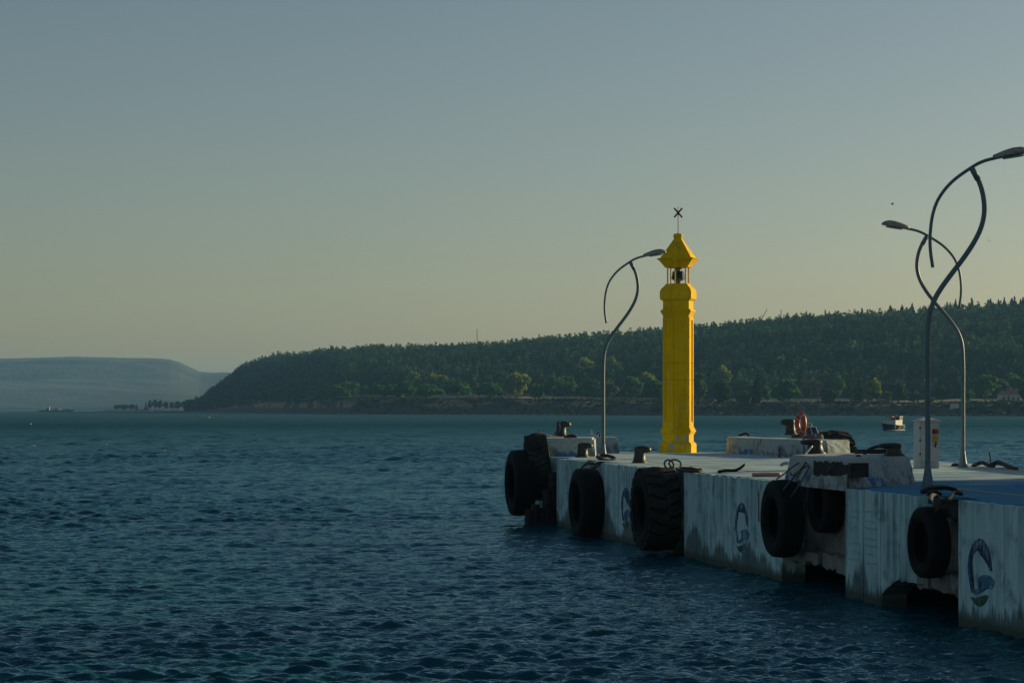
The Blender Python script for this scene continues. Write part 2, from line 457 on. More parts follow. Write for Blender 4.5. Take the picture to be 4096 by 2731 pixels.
def build_sea():
    t = NT('sea_water')
    P = t.pos()
    x, y, z = t.sep(P)
    r1 = t.noise(t.scale(P, (4.0, 9.0, 1)), 1.0, 3, 0.6, 0.4)
    r2 = t.noise(t.scale(P, (12, 22, 1), 0.3), 1.0, 3, 0.6)
    far = t.ramp(y, 60.0, 400.0)
    h = t.math('ADD', r1, t.math('MULTIPLY', r2, 0.28))
    b = t.n.new('ShaderNodeBump'); t.put(b.inputs['Height'], h)
    b.inputs['Strength'].default_value = 0.85; b.inputs['Distance'].default_value = 0.06
    # beyond the modelled waves the chop is carried by longer relief
    r3 = t.noise(t.scale(P, (0.22, 0.5, 1)), 1.0, 5, 0.65)
    b2 = t.n.new('ShaderNodeBump'); t.put(b2.inputs['Height'], r3)
    t.put(b2.inputs['Strength'], t.math('MULTIPLY', far, 0.75)); b2.inputs['Distance'].default_value = 0.8
    t.l.new(b.outputs[0], b2.inputs['Normal'])
    gust = t.noise(t.scale(P, (0.010, 0.035, 1), 0.12), 1.0, 3, 0.6)
    body = t.n.new('ShaderNodeBsdfDiffuse')
    t.put(body.inputs[0], t.mix(t.ramp(gust, 0.35, 0.65), (0.002, 0.056, 0.075), (0.003, 0.070, 0.090)))
    gl = t.n.new('ShaderNodeBsdfGlossy')
    gl.inputs[0].default_value = (0.60, 0.90, 1.0, 1)
    t.put(gl.inputs['Roughness'], t.math('ADD', t.math('MULTIPLY', t.ramp(y, 140.0, 700.0), 0.40), 0.07))
    t.l.new(b2.outputs[0], gl.inputs['Normal'])
    fr = t.n.new('ShaderNodeFresnel'); fr.inputs[0].default_value = 1.33
    t.l.new(b2.outputs[0], fr.inputs['Normal'])
    mx = t.n.new('ShaderNodeMixShader')
    t.l.new(t.math('MULTIPLY', fr.outputs[0], t.ramp(far, 1.33, 0.0)), mx.inputs[0]); t.l.new(body.outputs[0], mx.inputs[1]); t.l.new(gl.outputs[0], mx.inputs[2])
    t.l.new(mx.outputs[0], t.out.inputs[0]); t.n.remove(t.p)
    M['sea'] = t.m
    # rows get wider with distance, the waves themselves live in the world
    d = [3.0 * 1.1 ** i for i in range(20)] + [21.0]
    while d[-1] < 8500:
        q = d[-1]
        k = (0.0016 if q < 80 else 0.0021) if q < 500 else (0.008 if q < 3000 else 0.06)
        d.append(q * (1 + k))
    d = np.array(d)
    tan = np.concatenate([np.linspace(-1.02, -0.265, 15)[:-1], np.linspace(-0.265, 0.265, 440), np.linspace(0.265, 1.02, 15)[1:]])
    D, T = np.meshgrid(d, tan, indexing='ij')
    X0 = D * T; Y0 = D.copy()
    spacing = np.maximum(D * 0.0017, 0.02)
    spacing = np.where(D > 500, D * 0.008, spacing)
    spacing = np.where(D < 20.9, D * 0.1, spacing)
    sp_t = np.where(np.abs(T) > 0.266, D * 0.05, 0)
    spacing = np.maximum(spacing, sp_t)
    DX = np.zeros_like(D); DY = np.zeros_like(D); Z = np.zeros_like(D)
    rg = np.random.default_rng(3)
    n = 96
    lam = np.exp(np.linspace(math.log(0.14), math.log(5.0), n)) * rg.uniform(0.95, 1.05, n)
    # patches of stronger and weaker chop
    var_all = 0.0; var_left = np.zeros_like(D)
    gust = 0.5 + 0.5 * np.sin(X0 * 0.11 + 1.3 * np.sin(Y0 * 0.045) + 0.7) * np.sin(Y0 * 0.083 + 1.1 * np.sin(X0 * 0.06))
    for i in range(n):
        L = lam[i]
        k = 2 * math.pi / L
        th = rg.normal(math.radians(-84), math.radians(22 if L > 1.0 else 31))
        kx, ky = math.cos(th), math.sin(th)
        slope = 0.066 * (1.0 if L < 0.38 else (0.34 / L) ** 1.1) * (1.0 if L > 0.22 else (L / 0.22) ** 0.5)
        A = slope / k * rg.uniform(0.6, 1.4)
        fade = np.clip((L / (spacing * 1.9) - 0.9) / 0.9, 0, 1)
        var_all += slope ** 2; var_left += (slope * fade) ** 2
        if L < 1.2: fade = fade * (0.6 + 0.7 * gust)
        ph = k * (kx * X0 + ky * Y0) + rg.uniform(0, 6.283)
        s, c = np.sin(ph), np.cos(ph)
        Z += A * fade * c
        DX -= 0.4 * A * fade * kx * s
        DY -= 0.4 * A * fade * ky * s
    # where the mesh is too coarse for the small waves the larger ones carry the steepness
    boost = np.clip(np.sqrt(var_all / np.maximum(var_left, 1e-9)), 1, 3.4)
    slick = 0.5 + 0.5 * np.clip(0.7 * fbm_(X0 * 0.05 + 3, Y0 * 0.14, 2.0), -1, 1)
    boost = boost * (0.65 + 0.75 * slick)
    DX *= boost; DY *= boost; Z *= boost
    V = np.stack([X0 + DX, Y0 + DY, Z], -1).reshape(-1, 3)
    nr, nc = D.shape
    I = np.arange(nr * nc).reshape(nr, nc)
    Fc = np.stack([I[:-1, :-1], I[:-1, 1:], I[1:, 1:], I[1:, :-1]], -1).reshape(-1, 4)
    o = np_obj('sea', V, Fc, M['sea'], smooth=True)
    tag(o, kind='structure')
build_sea()

# ---------------------------------------------------------------- hills and shore
SHX = [300, 600, 765, 1000, 1200, 1400, 2000, 2700, 3500, 4096, 5200]
SHY = [1645.6, 1645.6, 1646, 1649.7, 1652, 1656, 1658, 1661, 1662.6, 1664, 1666]
RX = [640, 740, 770, 850, 960, 1000, 1100, 1300, 1500, 1700, 1900, 2000, 2200, 2400, 2560, 2780, 3000, 3200, 3400, 3600, 3800, 4096, 4600, 5200]
RY = [1660, 1652, 1638, 1565, 1482, 1462, 1430, 1412, 1400, 1396, 1388, 1382, 1364, 1350, 1338, 1318, 1296, 1276, 1262, 1252, 1244, 1226, 1205, 1215]

def d_shore(px): return CZ * F / (np.interp(px, SHX, SHY) - HY)
def d_ridge(px): return d_shore(px) + np.interp(px, [640, 770, 900, 1100, 1400, 5200], [40, 60, 280, 520, 720, 800])
def bank_z(px): return np.interp(px, [640, 760, 1000, 1200, 1300, 2000, 2300, 2700, 3400, 4096, 5200], [0.4, 0.6, 6, 8.0, 9.0, 8.4, 7.0, 5.2, 5.0, 5.2, 6.0])

def fbm(x, y, seed=0.0, octv=4):
    v = np.zeros_like(x, dtype=float); a = 1.0; f = 1.0
    for o in range(octv):
        v += a * np.sin(x * f * 1.0 + 1.7 * np.sin(y * f * 0.8 + seed + o) + seed * 3 + o * 2.1) * np.cos(y * f * 1.1 + 1.3 * np.sin(x * f * 0.7 + o * 1.9) + seed)
        a *= 0.5; f *= 2.03
    return v

def ground_z(px, q):
    """height of the far shore at photo column px, q metres behind the waterline"""
    px = np.asarray(px, float); q = np.asarray(q, float)
    ds = d_shore(px); dr = d_ridge(px); bz = bank_z(px)
    zr = CZ + (HY - np.interp(px, RX, RY)) / F * dr - 7.0
    zr = np.maximum(zr, bz + 0.2)
    bank = bz * np.clip(q / 16.0, 0, 1) ** 0.8
    shelf = bz + np.clip((q - 16) / 180, 0, 1) * 4.0
    foot = np.interp(px, [640, 900, 1100, 1300, 5200], [20, 40, 90, 190, 230])
    h = np.clip((q - foot) / np.maximum(dr - ds - foot, 20), 0, 1)
    up = np.interp(h, [0, 0.25, 0.5, 0.75, 1], [0, 0.36, 0.66, 0.87, 1])
    z = np.where(q < 16, bank, shelf + (zr - shelf) * up)
    over = np.clip((q - (dr - ds)) / 260, 0, 1)
    z = z - over ** 1.3 * (zr + 1.0)
    X = (px - HX) / F * (ds + q); Y = ds + q
    amp = np.clip((q - 5) / 60, 0, 1) * 1.4 * np.clip(bz / 5, 0, 1)
    z = z + amp * fbm(X * 0.025, Y * 0.025, 0.4)
    z = np.where(q <= 0.01, -0.6, z)
    return z

t = NT('hillside_ground')
P = t.pos()
n1 = t.noise(P, 0.05, 4, 0.6); n2 = t.noise(P, 0.6, 4); z = t.sep(P)[2]
n4 = t.noise(t.scale(P, (1, 1, 3)), 0.02, 3)
c = t.mix(t.ramp(n1, 0.4, 0.6), (0.016, 0.030, 0.020), (0.028, 0.042, 0.026))
dry = t.math('MULTIPLY', t.ramp(n4, 0.49, 0.55), t.ramp(z, 13.0, 11.0))
c = t.mix(dry, c, (0.30, 0.19, 0.09))
bank = t.ramp(z, 5.0, 3.2)
c = t.mix(bank, c, t.mix(t.ramp(n2, 0.4, 0.6), (0.085, 0.062, 0.038), (0.025, 0.034, 0.026)))
t.base(c); t.rough(0.95); t.bump(n2, 0.6, 0.6)
M['ground'] = t.m

def build_hill():
    pxs = np.concatenate([np.arange(640, 4100, 11.0), np.arange(4100, 5200, 40.0)])
    qs = np.concatenate([[0, 2, 5, 9, 13, 16, 20, 26, 34, 44, 56, 70], np.arange(85, 860, 16), np.arange(860, 1250, 60)])
    PX, Q = np.meshgrid(pxs, qs, indexing='ij')
    Z = ground_z(PX, Q)
    wob = np.where(Q < 30, 2.5 * fbm(PX * 0.05, PX * 0.013, 1.0), 0)
    Dd = d_shore(PX) + Q + wob
    V = np.stack([(PX - HX) / F * Dd, Dd, Z], -1).reshape(-1, 3)
    nr, nc = PX.shape
    I = np.arange(nr * nc).reshape(nr, nc)
    Fc = np.stack([I[:-1, :-1], I[1:, :-1], I[1:, 1:], I[:-1, 1:]], -1).reshape(-1, 4)
    tag(np_obj('wooded_hill', V, Fc, M['ground'], smooth=True), kind='structure')
build_hill()

# far plateau across the strait, left
def build_far_hill():
    t = NT('far_hill_woodland')
    P = t.pos()
    n1 = t.noise(P, 0.02, 5, 0.65); n2 = t.noise(P, 0.004, 3)
    t.base(t.mix(t.ramp(n1, 0.35, 0.65), (0.018, 0.030, 0.022), (0.055, 0.062, 0.038)))
    t.rough(0.95); t.bump(n1, 0.3, 6.0)
    pxs = np.arange(-900, 1500, 6.0)
    ry = np.interp(pxs, [-900, -200, 0, 200, 300, 500, 620, 680, 720, 760, 800, 850, 900, 980, 1100, 1500],
                   [1450, 1440, 1434, 1429, 1426, 1431, 1432, 1437, 1449, 1468, 1486, 1490, 1489, 1492, 1494, 1500])
    ts = np.linspace(0, 1, 70)
    PX, T = np.meshgrid(pxs, ts, indexing='ij')
    RYY = np.meshgrid(ry, ts, indexing='ij')[0]
    d0, d1 = 4700.0, 5950.0
    Dd = d0 + (d1 - d0) * T
    zr = CZ + (HY - RYY) / F * d1
    prof = np.interp(T, [0, 0.02, 0.25, 0.45, 0.55, 0.8, 1.0], [0, 0.04, 0.33, 0.47, 0.50, 0.90, 1.0])
    Z = zr * prof
    X = (PX - HX) / F * Dd
    Z += (6 * fbm(X * 0.006, Dd * 0.006, 0.2, 3) * np.sin(T * 3.1416) + 0.25 * RNG.normal(0, 1, Z.shape) * np.clip(T * 8, 0, 1))
    Z[:, 0] = -2
    back = Z[:, -1:] * 0.4
    V = np.stack([X, Dd, Z], -1)
    bk = np.stack([X[:, -1:] * 1.08, Dd[:, -1:] * 1.08, back], -1)
    V = np.concatenate([V, bk], 1)
    nr, nc = V.shape[:2]
    I = np.arange(nr * nc).reshape(nr, nc)
    Fc = np.stack([I[:-1, :-1], I[1:, :-1], I[1:, 1:], I[:-1, 1:]], -1).reshape(-1, 4)
    tag(np_obj('distant_hill', V.reshape(-1, 3), Fc, t.m, smooth=True), kind='structure')
build_far_hill()

# low spit of land running left from the hill
def build_spit():
    t = NT('spit_sand')
    n = t.noise(t.pos(), 0.08, 4)
    t.base(t.mix(t.ramp(n, 0.4, 0.6), (0.20, 0.15, 0.09), (0.07, 0.07, 0.045))); t.rough(0.95)
    pxs = np.linspace(395, 800, 80)
    d0 = CZ * F / (1645.0 - HY)
    w = np.interp(pxs, [395, 450, 600, 800], [3, 14, 26, 40])
    V, Fc = [], []
    for i, px in enumerate(pxs):
        h = np.interp(px, [395, 450, 800], [0.5, 1.6, 2.6]) + 0.3 * math.sin(px * 0.09)
        for q, z in ((-1, -0.5), (0.15, h * 0.7), (0.4, h), (0.8, h), (1.2, -0.5)):
            dd = d0 + q * w[i]
            V.append(((px - HX) / F * dd, dd, z))
    for i in range(len(pxs) - 1):
        for j in range(4):
            a = i * 5 + j
            Fc.append((a, a + 5, a + 6, a + 1))
    tag(mesh_obj('spit', V, Fc, t.m, smooth=True), kind='structure')
build_spit()

# ---------------------------------------------------------------- the wood on the hill: one mass
def tree_template(rng, kind):
    """triangles of one small tree of height 1; returns verts (n,3)"""
    tr = []
    if kind == 'pine':
        for _ in range(46):
            h = rng.uniform(0.05, 1.0)
            r = 0.24 * (1 - h) ** 0.75 * rng.uniform(0.55, 1.15) + 0.015
            a = rng.uniform(0, 6.283)
            c = np.array([r * math.cos(a), r * math.sin(a), h])
            s = 0.085 + 0.05 * (1 - h)
            o = np.array([math.cos(a), math.sin(a), 0])
            tg = np.array([-math.sin(a), math.cos(a), 0])
            tr += [c + tg * s, c - tg * s, c + o * s * 0.9 + np.array([0, 0, rng.uniform(0.2, 1.5) * s])]
        core = 0.6
    elif kind == 'cypress':
        for _ in range(40):
            h = rng.uniform(0.03, 1.0)
            r = 0.10 * min(1, 1.5 * (1 - h) ** 0.7) * rng.uniform(0.7, 1.1)
            a = rng.uniform(0, 6.283)
            c = np.array([r * math.cos(a), r * math.sin(a), h * 0.93])
            tg = np.array([-math.sin(a), math.cos(a), 0])
            tr += [c + tg * 0.05, c - tg * 0.05, c + np.array([0, 0, 0.14])]
        core = 0.3
    else:
        for _ in range(46):
            v = rng.normal(0, 1, 3); v /= np.linalg.norm(v)
            v = v * rng.uniform(0.65, 1.0)
            c = np.array([v[0] * 0.36, v[1] * 0.36, 0.55 + v[2] * 0.42])
            u = rng.normal(0, 1, 3); u /= np.linalg.norm(u); w = np.cross(u, v); w /= np.linalg.norm(w) + 1e-6
            s = 0.11
            tr += [c + u * s, c - u * s * 0.5 + w * s, c - u * s * 0.5 - w * s]
        core = 0.8
    # dark inner core so the wood is closed
    n = 5
    for k in range(n):
        a, b = 6.283 * k / n, 6.283 * (k + 1) / n
        rr = 0.20 * core
        zt = 0.9 if kind != 'round' else 0.85
        p0 = np.array([rr * math.cos(a), rr * math.sin(a), 0.0]); p1 = np.array([rr * math.cos(b), rr * math.sin(b), 0.0])
        tr += [p0, p1, np.array([0, 0, zt])]
    return np.array(tr)

def build_wood():
    rng = np.random.default_rng(11)
    T = {k: [tree_template(rng, k) for _ in range(6)] for k in ('pine', 'cypress', 'round')}
    VV, CC = [], []
    n = 0
    tries = 0
    while n < 10500 and tries < 80000:
        tries += 1
        px = rng.uniform(745, 4400)
        ds, dr = float(d_shore(px)), float(d_ridge(px))
        if rng.random() > (ds + 200) / 2600: continue
        q0 = np.interp(px, [745, 860, 1000, 1180, 1350], [8, 25, 62, 110, 190])
        q = q0 + (dr - ds + 55 - q0) * rng.random()
        z = float(ground_z(px, q))
        d = ds + q
        X = (px - HX) / F * d
        right = np.interp(px, [2500, 3300], [0, 1])
        u = rng.random()
        kind = 'pine'
        if u < 0.07 * right: kind = 'cypress'
        elif u < 0.10 + 0.42 * right: kind = 'round'
        h = {'pine': rng.uniform(6.5, 13), 'cypress': rng.uniform(9, 14), 'round': rng.uniform(6, 12)}[kind]
        tp = T[kind][rng.integers(6)]
        a = rng.uniform(0, 6.283)
        ca, sa = math.cos(a), math.sin(a)
        wsc = h * rng.uniform(0.7, 1.15) if kind != 'cypress' else h
        p = np.stack([(tp[:, 0] * ca - tp[:, 1] * sa) * wsc + X, (tp[:, 0] * sa + tp[:, 1] * ca) * wsc + d, tp[:, 2] * h + z - 0.3], -1)
        base = np.array([0.040, 0.094, 0.032]) if kind == 'pine' else (np.array([0.016, 0.036, 0.022]) if kind == 'cypress' else np.array([0.055, 0.110, 0.032]))
        if kind == 'round' and rng.random() < 0.13: base = np.array([0.085, 0.12, 0.035])
        base = base * rng.uniform(0.5, 1.2) * (1.0 + 0.5 * math.sin(X * 0.021 + 2 * math.sin(d * 0.013)) * math.sin(d * 0.03 + X * 0.008)) * (1.7 if rng.random() < 0.08 else 1.0) * np.array([rng.uniform(0.9, 1.15), 1, 1])
        VV.append(p); CC.append(np.tile(base, (len(p), 1)) * rng.uniform(0.8, 1.2, (len(p), 1)).repeat(1, 1))
        n += 1
    V = np.concatenate(VV); C = np.concatenate(CC)
    C = np.repeat(C[::3], 3, axis=0)
    Fc = np.arange(len(V)).reshape(-1, 3)
    tag(np_obj('pine_wood', V, Fc, M['leaf'], tints=C), 'dense dark pine wood covering the hill across the water', 'wood', kind='stuff')
build_wood()

# ---------------------------------------------------------------- single trees along the far shore
def quads_from(c, u, w, s):
    """c,u,w (n,3), s (n,) -> verts of n quads"""
    a = c + (u + w) * s[:, None]; b = c + (u - w) * s[:, None]; d = c + (-u - w) * s[:, None]; e = c + (-u + w) * s[:, None]
    return np.stack([a, b, d, e], 1).reshape(-1, 3)

def rand_unit(rng, n):
    v = rng.normal(0, 1, (n, 3)); return v / np.linalg.norm(v, axis=1, keepdims=True)

TREE_COL = {'umbrella': (0.065, 0.18, 0.030), 'yellow': (0.26, 0.32, 0.05), 'green': (0.10, 0.22, 0.04), 'dark': (0.045, 0.095, 0.04),
            'olive': (0.12, 0.14, 0.075), 'cypress': (0.028, 0.042, 0.024), 'palm': (0.10, 0.095, 0.045), 'conifer': (0.038, 0.058, 0.026)}

def make_tree(kind, base, height, width, name, label, cat, group, seed):
    rng = np.random.default_rng(seed)
    root = empty(name, base)
    tag(root, label, cat, group)
    col = np.array(TREE_COL[kind])
    bm = bmesh.new()
    if kind == 'palm':
        add_tube(bm, smooth_path([(0, 0, -0.3), (0.1, 0.05, height * 0.45), (0, 0, height * 0.78)]), lambda t: 0.28 - 0.08 * t, 7)
        bm_obj('trunk', bm, M['bark'], root)
        V, C = [], []
        top = np.array([0, 0, height * 0.78])
        for i in range(46):
            a = rng.uniform(0, 6.283); el = rng.uniform(-1.1, 1.2)
            L = width * 0.5 * rng.uniform(0.8, 1.05)
            o = np.array([math.cos(a) * math.cos(el), math.sin(a) * math.cos(el), math.sin(el)])
            sd_ = np.array([-math.sin(a), math.cos(a), 0]) * 0.28
            prev = top
            for k in range(3):
                nx = prev + o * L / 3
                V += [prev + sd_, prev - sd_, nx - sd_ * 0.7, nx + sd_ * 0.7]
                o = o + np.array([0, 0, -0.38]); o /= np.linalg.norm(o)
                prev = nx
            tone = col * (1.15 if el > 0 else 0.75) * (np.array([1, 1, 1]) if el > -0.2 else np.array([1.35, 0.95, 0.7]))
            C += [tone * rng.uniform(0.8, 1.2)] * 12
        V = np.array(V); C = np.array(C)
    else:
        tr_h = {'umbrella': 0.45, 'conifer': 0.9, 'cypress': 0.85}.get(kind, 0.55) * height
        rr = max(0.12, 0.022 * height)
        lean = rng.uniform(-0.06, 0.06) * height
        add_tube(bm, smooth_path([(0, 0, -0.4), (lean * 0.5, 0, tr_h * 0.5), (lean, 0, tr_h)]), lambda t: rr * (1.25 - 0.6 * t), 7)
        if kind not in ('conifer', 'cypress'):
            for k in range(5):
                a = k * 1.257 + rng.uniform(-0.3, 0.3)
                e = (lean + math.cos(a) * width * 0.3, math.sin(a) * width * 0.3, tr_h + height * rng.uniform(0.12, 0.28))
                add_tube(bm, [(lean * 0.8, 0, tr_h * 0.75), ((lean * 0.8 + e[0]) / 2, e[1] / 2, tr_h * 0.75 + (e[2] - tr_h * 0.75) * 0.6), e], lambda t: rr * (0.55 - 0.35 * t), 5)
        bm_obj('trunk', bm, M['bark'], root)
        # clumps of leaves through the crown
        n_cl = int(np.clip(width * height * 0.42, 14, 52))
        cl = []
        for k in range(n_cl):
            if kind == 'umbrella':
                a = rng.uniform(0, 6.283); r = math.sqrt(rng.uniform(0, 1))
                zc = 0.42 + 0.46 * math.sqrt(max(0, 1 - r * r)) * rng.uniform(0.35, 1.0) - 0.18 * r * rng.uniform(0, 1)
                cl.append((r * math.cos(a) * width * 0.42, r * math.sin(a) * width * 0.42, zc * height, width * rng.uniform(0.10, 0.17), height * rng.uniform(0.08, 0.12)))
            elif kind == 'conifer':
                h = rng.uniform(0.08, 0.95); r = (1 - h) * 0.42 * width * rng.uniform(0.3, 1); a = rng.uniform(0, 6.283)
                cl.append((r * math.cos(a), r * math.sin(a), h * height, width * 0.16 * (1.15 - h), height * 0.07))
            elif kind == 'cypress':
                h = rng.uniform(0.04, 0.95); r = 0.22 * width * min(1, 1.6 * (1 - h)) ; a = rng.uniform(0, 6.283)
                cl.append((r * math.cos(a), r * math.sin(a), h * height, width * 0.22 * min(1, 1.7 * (1.02 - h)), height * 0.08))
            else:
                v = rng.normal(0, 1, 3); v /= np.linalg.norm(v); q = rng.uniform(0.45, 1.0)
                cl.append((v[0] * width * 0.36 * q, v[1] * width * 0.36 * q, height * (0.56 + 0.34 * v[2] * q), width * rng.uniform(0.10, 0.17), height * rng.uniform(0.09, 0.14)))
        V, C = [], []
        per = 26
        for (cx, cy, cz, cr, ch) in cl:
            v = rand_unit(rng, per) * rng.uniform(0.55, 1.05, (per, 1))
            c = np.stack([cx + v[:, 0] * cr, cy + v[:, 1] * cr, cz + v[:, 2] * ch], -1)
            u = rand_unit(rng, per); w = np.cross(u, v); w /= np.linalg.norm(w, axis=1, keepdims=True) + 1e-6
            s = rng.uniform(0.26, 0.46, per) * np.clip(cr, 0.7, 1.7)
            V.append(quads_from(c, u, w, s))
            C.append(np.repeat((col * rng.uniform(0.75, 1.25))[None] * rng.uniform(0.75, 1.25, (per, 1)), 4, 0))
        V = np.concatenate(V); C = np.concatenate(C)
        V[:, 0] += lean * np.clip(V[:, 2] / height, 0, 1)
    np_obj('crown', V, np.arange(len(V)).reshape(-1, 4), M['leaf'], root, tints=C)
    return root

# photo column, top row, base row, width in px, kind
TREES = [
 (1255, 1539, 1600, 60, 'umbrella'), (1302, 1537, 1590, 52, 'umbrella'), (1353, 1539, 1614, 82, 'umbrella'), (1391, 1524, 1592, 112, 'umbrella'),
 (1459, 1539, 1604, 46, 'umbrella'), (1510, 1535, 1601, 72, 'umbrella'), (1568, 1534, 1601, 70, 'umbrella'), (1625, 1526, 1602, 78, 'umbrella'),
 (1650, 1490, 1575, 70, 'yellow'), (1723, 1492, 1575, 66, 'yellow'), (1774, 1501, 1575, 52, 'yellow'), (1722, 1535, 1604, 104, 'umbrella'),
 (1833, 1511, 1604, 92, 'umbrella'), (1889, 1514, 1590, 56, 'olive'), (1957, 1527, 1604, 96, 'umbrella'), (2064, 1491, 1600, 122, 'yellow'),
 (2152, 1533, 1602, 66, 'green'), (2213, 1510, 1602, 108, 'umbrella'), (2262, 1504, 1590, 80, 'umbrella'), (2343, 1426, 1530, 90, 'yellow'),
 (2300, 1455, 1540, 70, 'olive'), (2443, 1430, 1530, 66, 'yellow'), (2366, 1514, 1602, 108, 'umbrella'), (2475, 1470, 1560, 60, 'green'),
 (2527, 1508, 1602, 80, 'green'), (2598, 1491, 1590, 84, 'yellow'), (2623, 1518, 1634, 96, 'umbrella'), (2430, 1520, 1606, 80, 'olive'),
 (2799, 1486, 1622, 60, 'green'), (2890, 1464, 1580, 80, 'yellow'), (2894, 1527, 1628, 80, 'dark'), (2972, 1567, 1626, 72, 'olive'),
 (3023, 1485, 1620, 40, 'cypress'), (3067, 1541, 1618, 46, 'green'), (3142, 1523, 1622, 104, 'umbrella'), (3120, 1480, 1580, 30, 'cypress'),
 (3200, 1478, 1590, 40, 'cypress'), (3210, 1520, 1600, 42, 'palm'), (3244, 1516, 1605, 42, 'palm'), (3272, 1523, 1606, 46, 'palm'),
 (3295, 1469, 1580, 38, 'cypress'), (3322, 1554, 1622, 74, 'dark'), (3353, 1503, 1600, 44, 'green'), (3401, 1482, 1600, 30, 'cypress'),
 (3435, 1500, 1610, 42, 'cypress'), (3488, 1520, 1617, 80, 'yellow'), (3591, 1527, 1614, 84, 'dark'), (3660, 1566, 1614, 60, 'olive'),
 (3770, 1543, 1616, 62, 'dark'), (3868, 1558, 1618, 56, 'green'), (3942, 1490, 1606, 86, 'green'), (3996, 1515, 1600, 74, 'olive'),
 (4058, 1494, 1590, 86, 'green'), (4110, 1545, 1618, 70, 'dark'), (2730, 1500, 1620, 70, 'dark'), (3550, 1562, 1616, 44, 'olive'),
 (3720, 1590, 1622, 46, 'olive'), (2680, 1560, 1625, 60, 'olive'),
]
ORD = ['first', 'second', 'third', 'fourth', 'fifth', 'sixth', 'seventh', 'eighth', 'ninth', 'tenth', 'eleventh', 'twelfth', 'thirteenth', 'fourteenth',
       'fifteenth', 'sixteenth', 'seventeenth', 'eighteenth', 'nineteenth', 'twentieth']
KIND_NAME = {'umbrella': 'umbrella_pine', 'yellow': 'broadleaf_tree', 'green': 'poplar_tree', 'dark': 'evergreen_tree', 'olive': 'olive_tree', 'cypress': 'cypress_tree', 'palm': 'palm_tree'}
KIND_TEXT = {'umbrella': 'dome-topped dark green umbrella pine', 'yellow': 'yellow-green broadleaf tree', 'green': 'mid green leafy tree', 'dark': 'dark bushy evergreen tree',
             'olive': 'greyish olive-coloured tree', 'cypress': 'narrow pointed cypress', 'palm': 'fan palm with brown hanging fronds'}
def build_shore_trees():
    seen = {}
    for i, (px, ty, by, w, kind) in enumerate(sorted(TREES)):
        # stand it on the slope at the distance where the ground meets the base row
        best, bq = 1e9, 30
        for q in np.arange(14, 300, 4.0):
            d = float(d_shore(px)) + q
            row = HY + (CZ - float(ground_z(px, q))) * F / d
            e = abs(row - by) + (0.02 * q)
            if e < best: best, bq = e, q
        d = float(d_shore(px)) + bq
        z = float(ground_z(px, bq))
        X = (px - HX) / F * d
        h = (CZ - (ty - HY) / F * d) - z
        seen[kind] = seen.get(kind, 0) + 1
        make_tree(kind, (X, d, z), max(3.0, h * 1.08), w * 1.2 * d / F, KIND_NAME[kind], f'{KIND_TEXT[kind]}, {ORD[seen[kind]-1]} from the left on the far shore', 'tree', 'trees along the far shore', 100 + i)
    # trees on the spit
    spit = [(470, 1617, 30), (497, 1615, 36), (528, 1616, 34), (548, 1612, 16), (583, 1607, 20), (598, 1598, 22), (622, 1594, 24), (640, 1596, 22), (662, 1603, 26), (688, 1605, 22), (712, 1603, 30), (742, 1600, 34), (765, 1596, 30), (790, 1580, 30)]
    for i, (px, ty, w) in enumerate(spit):
        d = CZ * F / (1645.0 - HY) + 8
        h = CZ - (ty - HY) / F * d - 1.5
        k = 'conifer' if w < 21 else 'dark'
        make_tree(k, ((px - HX) / F * d, d, 1.4), h, w * 1.15 * d / F, 'spit_tree', f'small dark tree on the low spit, {ORD[i]} from its left end', 'tree', 'trees on the low spit', 300 + i)
    # single cypresses and pines that stand out on the ridge
    ridge = [(3128, 1262, 22), (3345, 1240, 16), (3365, 1240, 16), (3450, 1220, 18), (3563, 1210, 40), (3605, 1208, 24), (3652, 1202, 28), (3705, 1212, 30), (3788, 1196, 16), (3803, 1198, 14), (3823, 1186, 18), (3890, 1182, 36), (3960, 1185, 22), (3998, 1186, 22), (4018, 1180, 20), (4045, 1178, 22), (4063, 1174, 20), (4088, 1176, 22)]
    for i, (px, ty, w) in enumerate(ridge):
        q = float(d_ridge(px) - d_shore(px)) - 8
        d = float(d_shore(px)) + q
        z = float(ground_z(px, q)) - 0.5
        h = CZ - (ty + 10 - HY) / F * d - z
        make_tree('cypress' if w < 25 else 'conifer', ((px - HX) / F * d, d, z), max(6, h), w * 1.9 * d / F, 'ridge_tree', f'tree standing out on the hill skyline, {ORD[i]} from the left', 'tree', 'trees on the skyline', 400 + i)
build_shore_trees()
# ================================================================ THE PIER
pier = empty('pier', wp(0, 0, 0).to_tuple())
tag(pier, 'white painted concrete pier with blue deck reaching into the water', 'pier')
PINV = Matrix.Translation(-Vector(pier.location))
def pier_part(name, bm, mat, parent=None, smooth=False):
    """geometry is given in world places; the parent's own place is taken off"""
    o = bm_obj(name, bm, mat, parent or pier, smooth)
    o.matrix_parent_inverse = PINV if (parent is None or parent is pier) else Matrix.Identity(4)
    return o

S = lambda px: ws(px)
RECESS = [(ws(2198), ws(2225)), (ws(2345), ws(2405)), (ws(2690), ws(2735)), (ws(3130), ws(3380)), (ws(3668), ws(3830))]
S_END = -3.2
S_NEAR = 38.0

def jag(s0, s1, z, amp, step=0.16, rg=random):
    n = max(2, int(abs(s1 - s0) / step))
    return [(s0 + (s1 - s0) * i / n, z + (rg.uniform(-amp, amp * 0.3) if 0 < i < n else 0)) for i in range(n + 1)]

